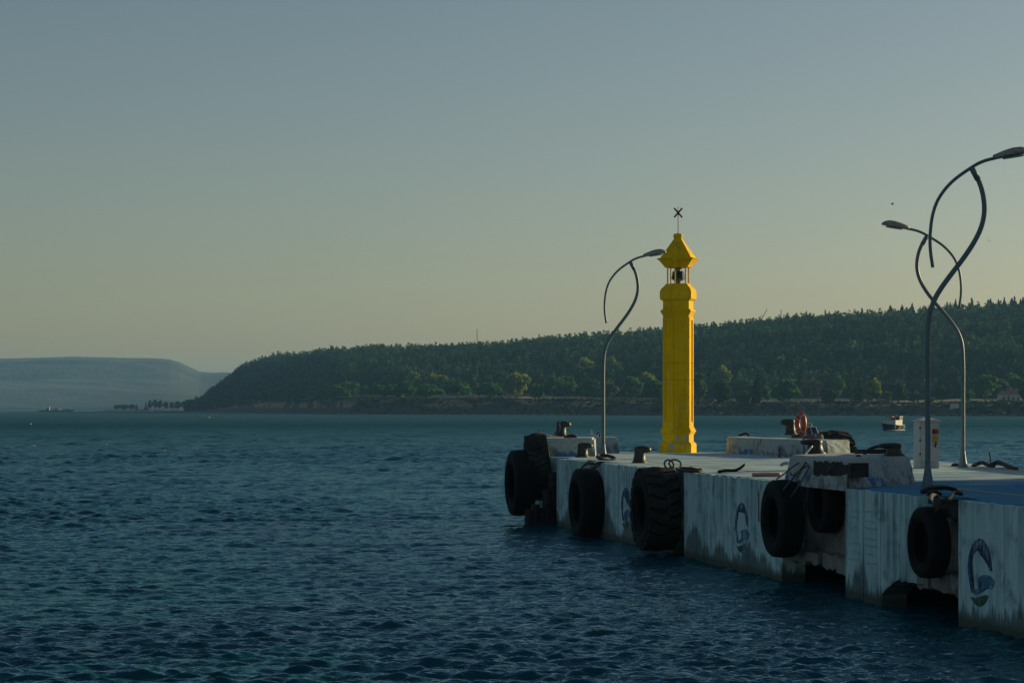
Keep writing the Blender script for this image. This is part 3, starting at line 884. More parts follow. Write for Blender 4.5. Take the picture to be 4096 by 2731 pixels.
def wall_panel(px0, px1, z0=-0.7, z1=DZ, bottom=None, gap=0.006, mat='wall', chip=0.012):
    s0, s1 = (px0 if isinstance(px0, float) else ws(px0)) + gap, (px1 if isinstance(px1, float) else ws(px1)) - gap
    top = jag(s1, s0, z1, chip)
    bot = bottom or [(s0, z0), (s1, z0)]
    zs = [z1 * k / 9 for k in range(1, 9)]
    if bottom: zs = [z for z in zs if z > 1.0]
    rgt = [(s1 - abs(random.gauss(0, .009)), z) for z in zs]; lft = [(s0 + abs(random.gauss(0, .009)), z) for z in zs[::-1]]
    bm = bmesh.new()
    add_slab(bm, bot + rgt + top + lft, -0.46, random.uniform(-0.012, 0.0))
    return pier_part('wall_panel', bm, M[mat])

wall_panel(S_END, ws(2198), mat='wall')
wall_panel(2225, 2285); wall_panel(2285, 2345)
wall_panel(2405, 2472); wall_panel(2472, 2545); wall_panel(2545, 2615); wall_panel(2615, 2690)
wall_panel(2735, 2815); wall_panel(2815, 2905, chip=0.03); wall_panel(2905, 2990, chip=0.06); wall_panel(2990, 3060); wall_panel(3060, 3130)
# the panels with the broken-out hole at the water
wall_panel(3380, 3451)
s_a, s_b, s_c, s_d, s_e = ws(3451), ws(3520), ws(3575), ws(3592), ws(3668)
zb = lambda px, py: wz(px, py)
wall_panel(3451, 3520)
wall_panel(3520, 3592, bottom=[(s_b + .006, -0.7), (s_b + .05, -0.7), (s_b + .05, zb(3525, 2378)), (ws(3545), zb(3545, 2350)), (ws(3562), zb(3562, 2340)), (ws(3574), zb(3574, 2326)), (s_d - .006, zb(3592, 2318))])
wall_panel(3592, 3668, bottom=[(s_d + .006, zb(3592, 2318)), (ws(3598), zb(3598, 2314)), (ws(3606), zb(3606, 2328)), (ws(3622), zb(3622, 2322)), (ws(3636), zb(3636, 2330)), (ws(3652), zb(3652, 2328)), (s_e - .006, zb(3668, 2334))])
wall_panel(3830, 4015); wall_panel(4015, 4200); wall_panel(4200, 4420)
wall_panel(ws(4420), S_NEAR)

# inside: the set-back walls of the recesses, their broken ledges, the dark core
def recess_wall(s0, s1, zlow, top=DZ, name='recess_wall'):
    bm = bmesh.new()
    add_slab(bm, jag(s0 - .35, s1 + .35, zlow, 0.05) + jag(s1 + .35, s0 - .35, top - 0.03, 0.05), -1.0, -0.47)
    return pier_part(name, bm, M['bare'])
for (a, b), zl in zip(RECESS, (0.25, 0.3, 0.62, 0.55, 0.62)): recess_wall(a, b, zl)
def ledge(s0, s1, z0, z1, off, n):
    for i in range(n):
        a, b = s0 + (s1 - s0) * i / n, s0 + (s1 - s0) * (i + 1) / n
        bm = bmesh.new()
        dz = random.uniform(-0.05, 0.05)
        add_slab(bm, jag(a + .01, b - .01, z0 + dz, 0.06, 0.12) + jag(b - .01, a + .01, z1 + random.uniform(-0.03, 0.03), 0.04, 0.12), -0.9, off + random.uniform(-0.07, 0.04))
        pier_part('ledge_block', bm, M['bare'])
ledge(ws(3135), ws(3378), 0.42, 0.66, -0.12, 4)
ledge(ws(3640), ws(3828), 0.45, 0.72, -0.10, 4)
ledge(ws(2692), ws(2734), 0.55, 0.85, -0.15, 1)
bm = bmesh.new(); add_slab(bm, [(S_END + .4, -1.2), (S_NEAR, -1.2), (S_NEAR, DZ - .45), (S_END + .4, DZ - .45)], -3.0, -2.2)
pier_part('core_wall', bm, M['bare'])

# deck with notches over the recesses
def wxy(s, off):
    p = wp(s, off, 0); return (p.x, p.y)
BACK = [(1.15, 70.3), (7.75, 69.5), (10.3, 62.4), (11.6, 56.0), (12.3, 49.0), (14.4, 24.0)]
edge = []
s = S_END
for a, b in RECESS:
    for i in range(int((a - s) / 0.5) + 1): edge.append((s + i * 0.5, -0.14 + random.uniform(-.02, .02)))
    edge += [(a - .02, -0.14), (a + .02, -0.48), (b - .02, -0.48), (b + .02, -0.14)]
    s = b + .1
while s < S_NEAR: edge.append((s, -0.14 + random.uniform(-.02, .02))); s += 0.5
edge.append((S_NEAR, -0.14))
plan = [wxy(a, o) for a, o in edge] + BACK[::-1]
bm = bmesh.new()
add_prism(bm, plan, DZ - 0.42, DZ + 0.005)
bmesh.ops.triangulate(bm, faces=[f for f in bm.faces if len(f.verts) > 4])
deck = pier_part('deck', bm, M['deck'])
# quay sides away from the camera
bm = bmesh.new()
b0 = [Vector(p) for p in BACK]
ring = [Vector(wxy(S_END, -0.02))] + b0
for a, b in zip(ring, ring[1:]):
    t_ = (b - a).normalized(); nn = Vector((-t_.y, t_.x))
    lo = [a, b, b - nn * -0.3, a - nn * -0.3]
    vs = [bm.verts.new((p.x, p.y, z)) for z in (-0.7, DZ - 0.03) for p in (a, b)]
    bm.faces.new((vs[0], vs[1], vs[3], vs[2]))
pier_part('side_wall', bm, M['wall'])

# painted lines
def strip(name, pts, w, z, mat):
    bm = bmesh.new()
    P_ = [Vector(p) for p in pts]
    L = []
    for i, p in enumerate(P_):
        t_ = (P_[min(i + 1, len(P_) - 1)] - P_[max(i - 1, 0)]).normalized(); nn = Vector((-t_.y, t_.x))
        L.append((bm.verts.new((p.x + nn.x * w / 2, p.y + nn.y * w / 2, z)), bm.verts.new((p.x - nn.x * w / 2, p.y - nn.y * w / 2, z))))
    for (a, b), (c, d) in zip(L, L[1:]): bm.faces.new((a, b, d, c))
    return pier_part(name, bm, mat)
strip('painted_line', [on(px, py).xy for px, py in ((2395, 1824.5), (2431, 1828), (2640, 1850.5), (2780, 1864), (3114, 1893))], 0.16, DZ + 0.009, M['line'])
strip('painted_line', [on(px, py).xy for px, py in ((3740, 1947), (3900, 1963), (4096, 1984), (4350, 2012))], 0.16, DZ + 0.009, M['line'])
strip('painted_line', [on(px, py).xy for px, py in ((3700, 1858), (3800, 1864), (3950, 1874), (4096, 1886), (4300, 1905))], 0.22, DZ + 0.009, M['line'])

for s_ in (3.2, 7.6, 12.1, 16.4, 24.9, 29.2):
    w_ = 6.2 if s_ < 20 else 5.6
    strip('deck_joint', [wxy(s_ + random.uniform(-.02, .02), -0.16 - w_ * i / 6) for i in range(7)], 0.022, DZ + 0.007, M['timber'])
# raised mooring blocks
def raised_block(plan, h, batter=0.10, rough=0.012, label=None, seed=0):
    c = sum((Vector(p) for p in plan), Vector((0, 0))) / len(plan)
    top = [tuple(Vector(p) + (c - Vector(p)).normalized() * batter) for p in plan]
    bm = bmesh.new()
    add_prism(bm, plan, DZ - 0.05, DZ + h, top)
    bmesh.ops.recalc_face_normals(bm, faces=bm.faces)
    bmesh.ops.bevel(bm, geom=[e for e in bm.edges if max(v.co.z for v in e.verts) > DZ + 0.2], offset=0.05, segments=2, affect='EDGES')
    bmesh.ops.subdivide_edges(bm, edges=[e for e in bm.edges if e.calc_length() > 0.4], cuts=5, use_grid_fill=True)
    bmesh.ops.triangulate(bm, faces=bm.faces)
    for v in bm.verts:
        if v.co.z > DZ + 0.02:
            n_ = mnoise.noise_vector(v.co * 2.3 + Vector((seed, 0, 0))) * rough + mnoise.noise_vector(v.co * 7.0) * rough * 0.8
            v.co += n_
    o = pier_part('raised_block', bm, M['block'])
    if label: o['label'] = label
    return o
raised_block([(0.86, 62.9), (2.44, 63.6), (2.62, 67.2), (0.95, 66.9)], 0.54, 0.12, label='low white block at the left pier corner')
raised_block([(2.22, 68.2), (3.40, 68.6), (3.36, 69.9), (2.1, 69.7)], 0.50, 0.08, label='low block behind with blue paint')
raised_block([(6.78, 69.1), (6.93, 67.5), (8.92, 61.7), (9.75, 62.5), (7.6, 69.3)], 0.50, 0.06, 0.03, seed=4, label='long crumbling white block')
B_A, B_B = Vector(wxy(ws(3122), -0.05)), Vector(wxy(ws(3384), -0.05))
B_C, B_D = Vector((7.52, 40.4)), Vector((6.75, 43.6))
raised_block([tuple(B_A), tuple(B_B), tuple(B_C), tuple(B_D)], 0.52, 0.14, 0.02, seed=9, label='white block in shade with two bollards')
# dark broken lip on the front of that block
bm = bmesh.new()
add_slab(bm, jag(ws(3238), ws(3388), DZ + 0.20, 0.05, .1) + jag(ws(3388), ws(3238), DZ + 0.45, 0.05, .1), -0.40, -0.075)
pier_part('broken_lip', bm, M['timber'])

# ---------------------------------------------------------------- the emblem painted on the wall
EM = {
 'emblem_ring': [(330, 905), (312, 800), (287, 640), (284, 560), (300, 440), (322, 360), (350, 300), (385, 252), (425, 228), (465, 238), (500, 270), (535, 345), (560, 430), (578, 530), (588, 640),
                 (548, 625), (540, 560), (525, 480), (505, 415), (480, 370), (452, 348), (425, 343), (395, 355), (370, 380), (350, 420), (335, 480), (325, 600), (330, 700), (345, 800), (365, 885)],
 'emblem_wave': [(335, 912), (365, 885), (430, 830), (470, 775), (440, 748), (400, 735), (440, 702), (475, 687), (510, 683), (545, 690), (575, 705), (618, 765), (605, 820), (578, 860), (540, 848), (490, 860), (440, 905), (390, 922)],
 'emblem_hill': [(325, 958), (360, 968), (400, 965), (440, 957), (480, 945), (520, 930), (540, 945), (528, 985), (500, 1035), (470, 1065), (440, 1076), (415, 1078), (370, 1045), (340, 1000)],
}
EMZ = 3.136
def em_sz(p):
    px, py = 3780 + p[0] / EMZ, 2080 + p[1] / EMZ
    return ws(px), wz(px, py)
s0_, z0_ = em_sz((437, 650))
def emblem(px, py):
    sc, zc = ws(px), wz(px, py)
    for nm, mt in (('emblem_ring', 'navy'), ('emblem_wave', 'azure'), ('emblem_hill', 'emerald')):
        bm = bmesh.new()
        vs = []
        for p in EM[nm]:
            s_, z_ = em_sz(p)
            vs.append(bm.verts.new(wp(sc + s_ - s0_, 0.005, zc + z_ - z0_)))
        bm.faces.new(vs)
        bmesh.ops.triangulate(bm, faces=bm.faces)
        pier_part(nm, bm, M[mt])
    bm = bmesh.new()
    for x_ in (405, 420, 436, 452, 466):                       # the small worn white letters on the ring
        for (a, b, c, d) in ((x_, 262 + abs(x_ - 434) * .35, x_ + 4, 305 + abs(x_ - 434) * .3),):
            q = [em_sz(p) for p in ((a, b), (c, b), (c, d), (a, d))]
            bm.faces.new([bm.verts.new(wp(sc + s_ - s0_, 0.009, zc + z_ - z0_)) for s_, z_ in q])
    pier_part('emblem_lettering', bm, M['white'])
emblem(3919.5, 2287); emblem(2967, 2108); emblem(2503, 2030)
# rust-red painted bar and black scuffs on the wall
bm = bmesh.new(); add_slab(bm, [(ws(3033), wz(3033, 2085)), (ws(3037), wz(3037, 2085)), (ws(3036.5), wz(3036.5, 1967)), (ws(3033.5), wz(3033.5, 1967))], 0.002, 0.006)
pier_part('rust_streak', bm, M['rust'])
rg = random.Random(5)
for row in range(7):
    for (x0, x1) in ((3400, 3440), (3455, 3512)):
        if rg.random() < 0.15: continue
        y_ = 2035 + row * 33 + (x0 - 3400) * 0.17
        a, b = ws(x0 + rg.uniform(-6, 12)), ws(x1 + rg.uniform(-14, 6))
        zz = wz(x0, y_ + rg.uniform(-5, 5))
        bm = bmesh.new()
        n_ = 7
        up = [(a + (b - a) * i / n_, zz + rg.uniform(0.0, 0.018)) for i in range(n_ + 1)]
        dn = [(a + (b - a) * i / n_, zz - rg.uniform(0.004, 0.02)) for i in range(n_, -1, -1)]
        bm.faces.new([bm.verts.new(wp(s_, 0.005, z_)) for s_, z_ in up + dn])
        pier_part('scuff_mark', bm, M['scuff'])

# timber piles at the far corner
for i, (px, top, r_) in enumerate(((2112, 0.45, .12), (2138, 0.6, .13), (2163, 0.5, .11), (2184, 1.0, .13), (2207, 1.5, .12))):
    s_ = ws(px)
    p = wp(max(s_, -2.9) if px < 2180 else s_, 0.22 if px > 2160 else 0.45, 0)
    d_ = 61.9 - (2206 - px) * 0.004
    q = at(px, 1700, d_)
    bm = bmesh.new()
    add_tube(bm, [(q.x, q.y, -0.8), (q.x + 0.02, q.y, 0.4), (q.x + .03, q.y, top)], lambda t_, r_=r_: r_ * (1 + 0.08 * math.sin(9 * t_ + r_ * 50)), 9)
    o = bm_obj('timber_pile', bm, M['timber'])
    tag(o, ('dark timber pile under the corner tyres, ' + ORD[i] + ' from the left'), 'pile', 'timber piles at the pier corner')

# ================================================================ THINGS ON THE PIER
# ---------------------------------------------------------------- tyres
def tyre(name, loc, rz, Ro, w, lug=None, hole=0.52, mat='rubber', tmat=None, tilt=0.0, label='', n=72):
    """axis along local +X, outer side at +X"""
    root = empty(name, loc, rz)
    root.rotation_euler = (0, tilt, rz)
    tag(root, label, 'tyre', 'tyres hung as fenders')
    Ri = Ro * hole
    h = w / 2
    prof = [(Ri, -h * .72), (Ri * 1.06, -h * .86), (Ri * 1.16, -h * .95), ((Ri + Ro) * .5, -h * 1.02), (Ro * .88, -h * .98), (Ro * .955, -h * .90), (Ro * .985, -h * .74), (Ro, -h * .3), (Ro, h * .3),
            (Ro * .985, h * .74), (Ro * .955, h * .90), (Ro * .88, h * .98), ((Ri + Ro) * .5, h * 1.02), (Ri * 1.16, h * .95), (Ri * 1.06, h * .86), (Ri, h * .72),
            (Ri * 1.02, h * .55), ((Ri + Ro * 2) / 3, h * .5), (Ro * .93, 0), ((Ri + Ro * 2) / 3, -h * .5), (Ri * 1.02, -h * .55)]
    bm = bmesh.new()
    rings = []
    for k in range(n):
        a = 2 * math.pi * k / n
        wob = 1 + 0.008 * math.sin(3 * a + w * 7)
        rings.append([bm.verts.new((x, r * wob * math.cos(a), r * wob * math.sin(a))) for r, x in prof])
    m_ = len(prof)
    for k in range(n):
        A, B = rings[k], rings[(k + 1) % n]
        for j in range(m_):
            bm.faces.new((A[j], A[(j + 1) % m_], B[(j + 1) % m_], B[j]))
    bm_obj('casing', bm, M[mat], root, True)
    # raised rings on the side wall
    bm = bmesh.new()
    for rr in (Ri * 1.22, Ro * .80):
        add_tube(bm, [(h * 1.0, rr * math.cos(2 * math.pi * k / 48), rr * math.sin(2 * math.pi * k / 48)) for k in range(49)], 0.012 * Ro / .8, 5, False)
    bm_obj('side_rib', bm, M[mat], root, True)
    bm = bmesh.new()
    dep = 0.035 * Ro
    def blk(a0, a1, x0, x1, skew, hh):
        vs = []
        for rr in (Ro * 0.965, Ro + hh):
            for (a, x) in ((a0, x0), (a1, x0), (a1 + skew, x1), (a0 + skew, x1)):
                sh = 0.004 if rr > Ro else 0
                vs.append(bm.verts.new((x, (rr - abs(x) / h * 0.03 * Ro) * math.cos(a), (rr - abs(x) / h * 0.03 * Ro) * math.sin(a))))
        for f in ((0, 1, 2, 3), (4, 7, 6, 5), (0, 4, 5, 1), (1, 5, 6, 2), (2, 6, 7, 3), (3, 7, 4, 0)):
            bm.faces.new([vs[i] for i in f])
    if lug == 'chevron':
        N = 34
        for k in range(N):
            a = 2 * math.pi * k / N
            blk(a, a + 0.15, 0.02 * h, h * .93, 0.10, dep)
            blk(a + 0.09, a + 0.24, -0.02 * h, -h * .93, 0.10, dep)
    elif lug == 'block':
        N = 20
        for k in range(N):
            a = 2 * math.pi * k / N
            blk(a, a + 0.22, 0.05 * h, h * .95, 0.12, dep * 1.35)
            blk(a + .157, a + 0.37, -0.05 * h, -h * .95, 0.12, dep * 1.35)
            blk(a + .07, a + .22, -0.18 * h, 0.16 * h, 0.05, dep * 1.6)
    else:
        N = 60
        for j in range(6):
            x0 = -h * .80 + j * h * 1.6 / 6
            for k in range(N):
                a = 2 * math.pi * k / N
                blk(a, a + 2 * math.pi / N * 0.93, x0 + 0.008, x0 + h * 1.6 / 6 - 0.010, 0.02 * (-1) ** j, dep * .38)
    bm_obj('tread', bm, M[tmat or mat], root)
    return root

RZW = math.atan2(WN.y, WN.x)
def wall_tyre(px_wall, cz, Ro, w, off=0.0, **k):
    s_ = ws(px_wall, off)
    p = wp(s_, off + w / 2, cz)
    return tyre('fender_tyre', p, RZW + k.pop('dr', 0.0), Ro, w, **k)
wall_tyre(2390, 0.86, 0.90, 0.60, label='worn tyre with its foot in the water, below the far lamp post', hole=.55)
wall_tyre(2690, 1.04, 0.91, 0.78, lug='block', tmat='rubber_dusty', label='wide tyre with chunky block tread below the lighthouse', hole=.5)
wall_tyre(3176, 1.24, 0.725, 0.46, off=0.0, label='large smooth tyre hung by ropes from the shaded block', hole=.50)
wall_tyre(3336, 1.58, 0.56, 0.34, off=-0.42, label='smaller tyre tucked in the wall recess under the shaded block', hole=.55)
wall_tyre(3756, 1.20, 0.56, 0.34, off=-0.10, label='tyre hung in the recess nearest the right edge', hole=.58)
pT = at(2150, 1900, 62.6)
tyre('fender_tyre', at(2082, 1930, 62.6), RZW, 0.94, 0.62, label='outermost smooth tyre at the left pier corner', hole=.55)
tyre('fender_tyre', at(2152, 1868, 62.9), RZW - 0.15, 0.93, 0.66, lug='chevron', tmat='rubber_dusty', tilt=0.10, label='tyre with herringbone tread leaning on the left corner block', hole=.5)
tyre('fender_tyre', at(3334, 1844, 66.3), RZW + math.pi + 0.15, 0.90, 0.74, lug='block', tmat='rubber_dusty', label='chunky tyre hung behind the long crumbling block', hole=.5)

# ---------------------------------------------------------------- bollards
def bollard(loc, rz, h=0.45, mat='iron', label=''):
    root = empty('mooring_bollard', loc, rz)
    tag(root, label, 'bollard', 'mooring bollards')
    bm = bmesh.new()
    lean = -0.02
    secs = [(0.0, .20, .0), (0.03, .20, 0), (.05, .165, 0), (h * .45, .145, .01), (h * .62, .14, .015), (h * .74, .15, .02), (h * .86, .155, .02), (h * .95, .14, .02), (h, .09, .02)]
    n = 20
    rings = []
    for z_, r_, x_ in secs:
        rings.append([bm.verts.new((x_ + r_ * math.cos(2 * math.pi * k / n), r_ * math.sin(2 * math.pi * k / n), z_)) for k in range(n)])
    for a, b in zip(rings, rings[1:]):
        for k in range(n): bm.faces.new((a[k], a[(k + 1) % n], b[(k + 1) % n], b[k]))
    bm.faces.new(rings[0][::-1]); bm.faces.new(rings[-1])
    bm_obj('column', bm, M[mat], root, True)
    bm = bmesh.new()
    secs = [(0.0, .12, h * .80, .15), (.10, .115, h * .81, .145), (.18, .105, h * .81, .13), (.24, .095, h * .80, .11), (.285, .075, h * .79, .085), (.305, .04, h * .79, .045)]
    rings = []
    for x_, rz_, cz_, ry_ in secs:
        rings.append([bm.verts.new((x_, ry_ * math.cos(2 * math.pi * k / n), cz_ + rz_ * h / .45 * .82 * math.sin(2 * math.pi * k / n))) for k in range(n)])
    for a, b in zip(rings, rings[1:]):
        for k in range(n): bm.faces.new((a[k], a[(k + 1) % n], b[(k + 1) % n], b[k]))
    bm.faces.new(rings[0][::-1]); bm.faces.new(rings[-1])
    bm_obj('horn', bm, M[mat], root, True)
    return root
def bol(px, py, z, rz, h, mat, label):
    p = on(px, py, z)
    return bollard(p, rz, h, mat, label)
TB = DZ + 0.52
bol(2329, 1829, DZ, -0.25, 0.42, 'iron', 'dark bollard on the deck in front of the left corner block')
bol(2557, 1852, DZ, -0.25, 0.44, 'iron', 'dark bollard alone on the deck edge left of the lighthouse')
bollard(at(2243, 1745.5, 65.0), -0.25, 0.46, 'iron_white', 'bollard streaked with bird droppings on the left corner block')
bollard(at(3163, 1739, 65.8), math.pi + 0.2, 0.48, 'iron', 'bollard on the long crumbling block beside the orange life ring')
bollard(Vector((5.95, 42.7, TB - 0.01)), math.pi + 0.2, 0.29, 'iron', 'rounded bollard on the left half of the shaded block')
bollard(Vector((7.18, 40.9, TB - 0.01)), math.pi + 0.2, 0.25, 'iron', 'short bollard on the shaded block left of the cabinet')

# ---------------------------------------------------------------- street lamps
POST = [(0, 0.02), (0, 0.9), (0, 1.8), (0, 2.45), (.025, 2.95), (.11, 3.25), (.24, 3.48), (.43, 3.74), (.62, 3.99), (.80, 4.26), (.93, 4.53), (.985, 4.80), (.965, 5.08), (.89, 5.33), (.76, 5.56)]
ARM = [(.085, 3.83), (.045, 4.12), (.040, 4.40), (.085, 4.75), (.20, 5.05), (.43, 5.33), (.76, 5.57), (.97, 5.68), (1.20, 5.74)]
def lamp_post(loc, rz, label, k=1.0, kx=1.0):
    root = empty('street_lamp', loc, rz)
    tag(root, label, 'street lamp', 'curved street lamps on the pier')
    bm = bmesh.new(); add_tube(bm, smooth_path([(x * k * kx, 0, z * k) for x, z in POST], 5), lambda t: 0.049 - 0.006 * t, 12)
    bm_obj('post', bm, M['steel'], root, True)
    bm = bmesh.new(); add_tube(bm, smooth_path([(x * k * kx, -0.012, z * k) for x, z in ARM], 5), 0.030, 10)
    bm_obj('arm', bm, M['steel'], root, True)
    bm = bmesh.new()
    add_tube(bm, [(.875 * k * kx, 0, 5.36 * k), (.76 * k * kx, 0, 5.575 * k)], .052, 10)
    bm_obj('clamp_sleeve', bm, M['steel'], root, True)
    bm = bmesh.new()
    add_lathe(bm, [(.135, 0), (.135, .015), (.118, .025), (.098, .10), (.078, .20), (.060, .33), (.0485, .46)], 16)
    bm_obj('base_flare', bm, M['steel'], root, True)
    head = bmesh.new()
    secs = [(-.06, .045, .05, 0), (.02, .075, .07, .0), (.14, .105, .085, .015), (.30, .135, .10, .025), (.44, .13, .095, .025), (.54, .10, .07, .015), (.60, .05, .035, .0)]
    n = 14
    rings = []
    for x_, ry, rz_, c_ in secs:
        rings.append([head.verts.new((x_, ry * math.cos(2 * math.pi * j / n), c_ + (rz_ if math.sin(2 * math.pi * j / n) > 0 else rz_ * .55) * math.sin(2 * math.pi * j / n))) for j in range(n)])
    for a, b in zip(rings, rings[1:]):
        for j in range(n): head.faces.new((a[j], a[(j + 1) % n], b[(j + 1) % n], b[j]))
    head.faces.new(rings[0][::-1]); head.faces.new(rings[-1])
    ho = bm_obj('lamp_head', head, M['lamp_head'], root, True)
    ho.location = (1.20 * k * kx, -0.012, 5.75 * k); ho.rotation_euler = (0, R(-9), 0)
    lb = bmesh.new()
    vs = [lb.verts.new((.30 + .20 * math.cos(a), .095 * math.sin(a), -.035)) for a in [2 * math.pi * j / 18 for j in range(18)]]
    lb.faces.new(vs)
    ext = bmesh.ops.extrude_face_region(lb, geom=lb.faces[:])
    bmesh.ops.translate(lb, verts=[v for v in ext['geom'] if isinstance(v, bmesh.types.BMVert)], vec=(0, 0, -.02))
    bm_obj('lens', lb, M['lens'], ho)
    return root
lamp_post(on(2413, 1831), 0.0, 'curved grey street lamp left of the lighthouse')
lamp_post(on(3711, 1949), 0.0, 'nearest and tallest curved street lamp, in shade at the right', 1.02)
lamp_post(on(3852, 1871), math.pi, 'curved street lamp beside the white cabinet, its head pointing left', 0.985, 1.12)

# ---------------------------------------------------------------- lighthouse
def lighthouse():
    c = on(2717, 1811.5)
    c = Vector((c.x, c.y + 0.45, DZ + 0.005))
    d = c.y - 0.2
    zz = lambda py: CZ - (py - HY) / F * d - c.z
    rr = lambda wpx: wpx * d / F / 1.952
    root = empty('lighthouse', c)
    tag(root, 'yellow six-sided pier lighthouse with chipped paint and a small lantern', 'lighthouse')
    A0 = math.atan2(-c.y, -c.x) + R(13.0) + R(30)
    def hexa(name, prof, parent=root, mat='yellow', n=6):
        bm = bmesh.new(); add_lathe(bm, prof, n, A0)
        return bm_obj(name, bm, M[mat], parent)
    p = lambda wpx, py: (rr(wpx), zz(py))
    hexa('plinth', [(rr(147), -0.02), p(147, 1777), p(144, 1773.5), p(138, 1771), p(126, 1766)])
    hexa('pedestal', [p(124, 1766.2), p(124, 1738)])
    hexa('base_moulding', [p(124, 1738), p(131, 1737), p(131, 1733), p(137, 1731), p(137, 1728), p(144, 1726), p(144, 1722), p(138, 1720), p(138, 1716), p(131, 1713), p(131, 1709), p(124, 1706), p(124, 1702), p(117, 1700)])
    # shaft in three courses with fine joints
    Rs = rr(115.5)
    ap = Rs * math.cos(math.pi / 6)
    courses = [(1702, 1519.2), (1518.0, 1453.2), (1452.0, 1268)]
    for i, (a, b) in enumerate(courses):
        sh = hexa('shaft_block', [(Rs, zz(a)), (Rs, zz(b))])
        for k in range(6):
            an = A0 + math.pi / 6 + k * math.pi / 3
            rot = Matrix.Rotation(an, 3, 'Z')
            half = Rs * 0.5
            za, zb_ = zz(a), zz(b)
            bw = 0.085
            bars = [((ap + .016, sx * (half - bw / 2 - .004), (za + zb_) / 2), (.040, bw, zb_ - za - .004)) for sx in (-1, 1)]
            if i == 0: bars.append(((ap + .0155, 0, za + .06), (.040, 2 * half - 2 * bw - .002, .12)))
            if i == 2: bars.append(((ap + .0155, 0, zb_ - .05), (.040, 2 * half - 2 * bw - .002, .10)))
            for c_, sz in bars:
                bm = bmesh.new(); add_box(bm, rot @ Vector(c_), sz, rot)
                bm_obj('panel_frame', bm, M['yellow'], sh)
    hexa('neck_moulding', [p(117, 1268), p(121, 1266), p(121, 1262), p(127, 1260), p(127, 1256), p(134, 1254), p(134, 1250), p(143, 1247), p(143, 1243), p(136, 1240), p(128, 1236), p(122, 1235)])
    hexa('neck', [p(122, 1235.1), p(122, 1204)])
    hexa('capital', [p(122, 1204), p(130, 1201), p(140, 1198), p(147, 1194), p(147, 1163)])
    hexa('gallery', [p(142, 1163), p(142, 1159), p(130, 1151), p(118, 1146), p(108, 1141), p(101, 1136), p(101, 1134.5)])
    # posts
    for k in range(6):
        an = A0 + k * math.pi / 3
        q = Vector((math.cos(an), math.sin(an), 0)) * rr(84)
        bm = bmesh.new(); add_tube(bm, [q + Vector((0, 0, zz(1136))), q + Vector((0, 0, zz(1067)))], 0.022, 8)
        bm_obj('lantern_post', bm, M['yellow'], root)
    ev = hexa('eave_cornice', [p(104, 1069), p(112, 1066), p(112, 1063), p(122, 1060), p(122, 1057), p(134, 1053), p(134, 1050), p(147, 1046), p(147, 1043), p(160, 1040), p(160, 1037.5), p(173, 1035), p(173, 1033), p(150, 1031.5)])
    hexa('roof', [p(146, 1032), p(36, 955)])
    fc = hexa('finial_cap', [p(34, 955.2), p(34, 948), p(40, 947), p(37, 940), p(34, 933.5), p(12, 932.5), p(12, 931)], n=12)
    # vane of crossed plates on a rod
    bm = bmesh.new(); add_tube(bm, [(0, 0, zz(932)), (0, 0, zz(846))], 0.014, 8)
    bm_obj('vane_rod', bm, M['iron'], root)
    zc = zz(849)
    for k, (ang, yaw) in enumerate(((R(48), R(10)), (R(-48), R(14)), (R(74), R(80)), (R(-72), R(82)))):
        bm = bmesh.new()
        rot = Matrix.Rotation(yaw, 3, 'Z') @ Matrix.Rotation(ang, 3, 'Y')
        add_box(bm, (0, 0.006 * k, zc), (0.40, 0.012, 0.052), rot)
        bm_obj('vane_plate', bm, M['rust'] if k < 2 else M['iron'], root)
    # solar lantern
    L = zz(1134.5)
    bm = bmesh.new(); add_lathe(bm, [(.11, L), (.11, L + .09), (.16, L + .12), (.19, L + .15)], 12)
    lb = bm_obj('lantern_base', bm, M['steel'], root)
    bm = bmesh.new(); add_lathe(bm, [(.205, L + .15), (.205, L + .20), (.165, L + .40)], 6, A0)
    bm_obj('solar_panel_drum', bm, M['solar'], root)
    for k in range(6):
        an = A0 + k * math.pi / 3
        q0 = Vector((math.cos(an), math.sin(an), 0))
        bm = bmesh.new(); add_tube(bm, [q0 * .208 + Vector((0, 0, L + .16)), q0 * .168 + Vector((0, 0, L + .40))], .012, 5)
        bm_obj('drum_rib', bm, M['steel'], root)
    bm = bmesh.new(); add_lathe(bm, [(.17, L + .40), (.10, L + .415), (.095, L + .50), (.06, L + .53), (.008, L + .54), (.006, L + .60)], 14)
    bm_obj('beacon_lens', bm, M['lens'], root)
    return root
lighthouse()

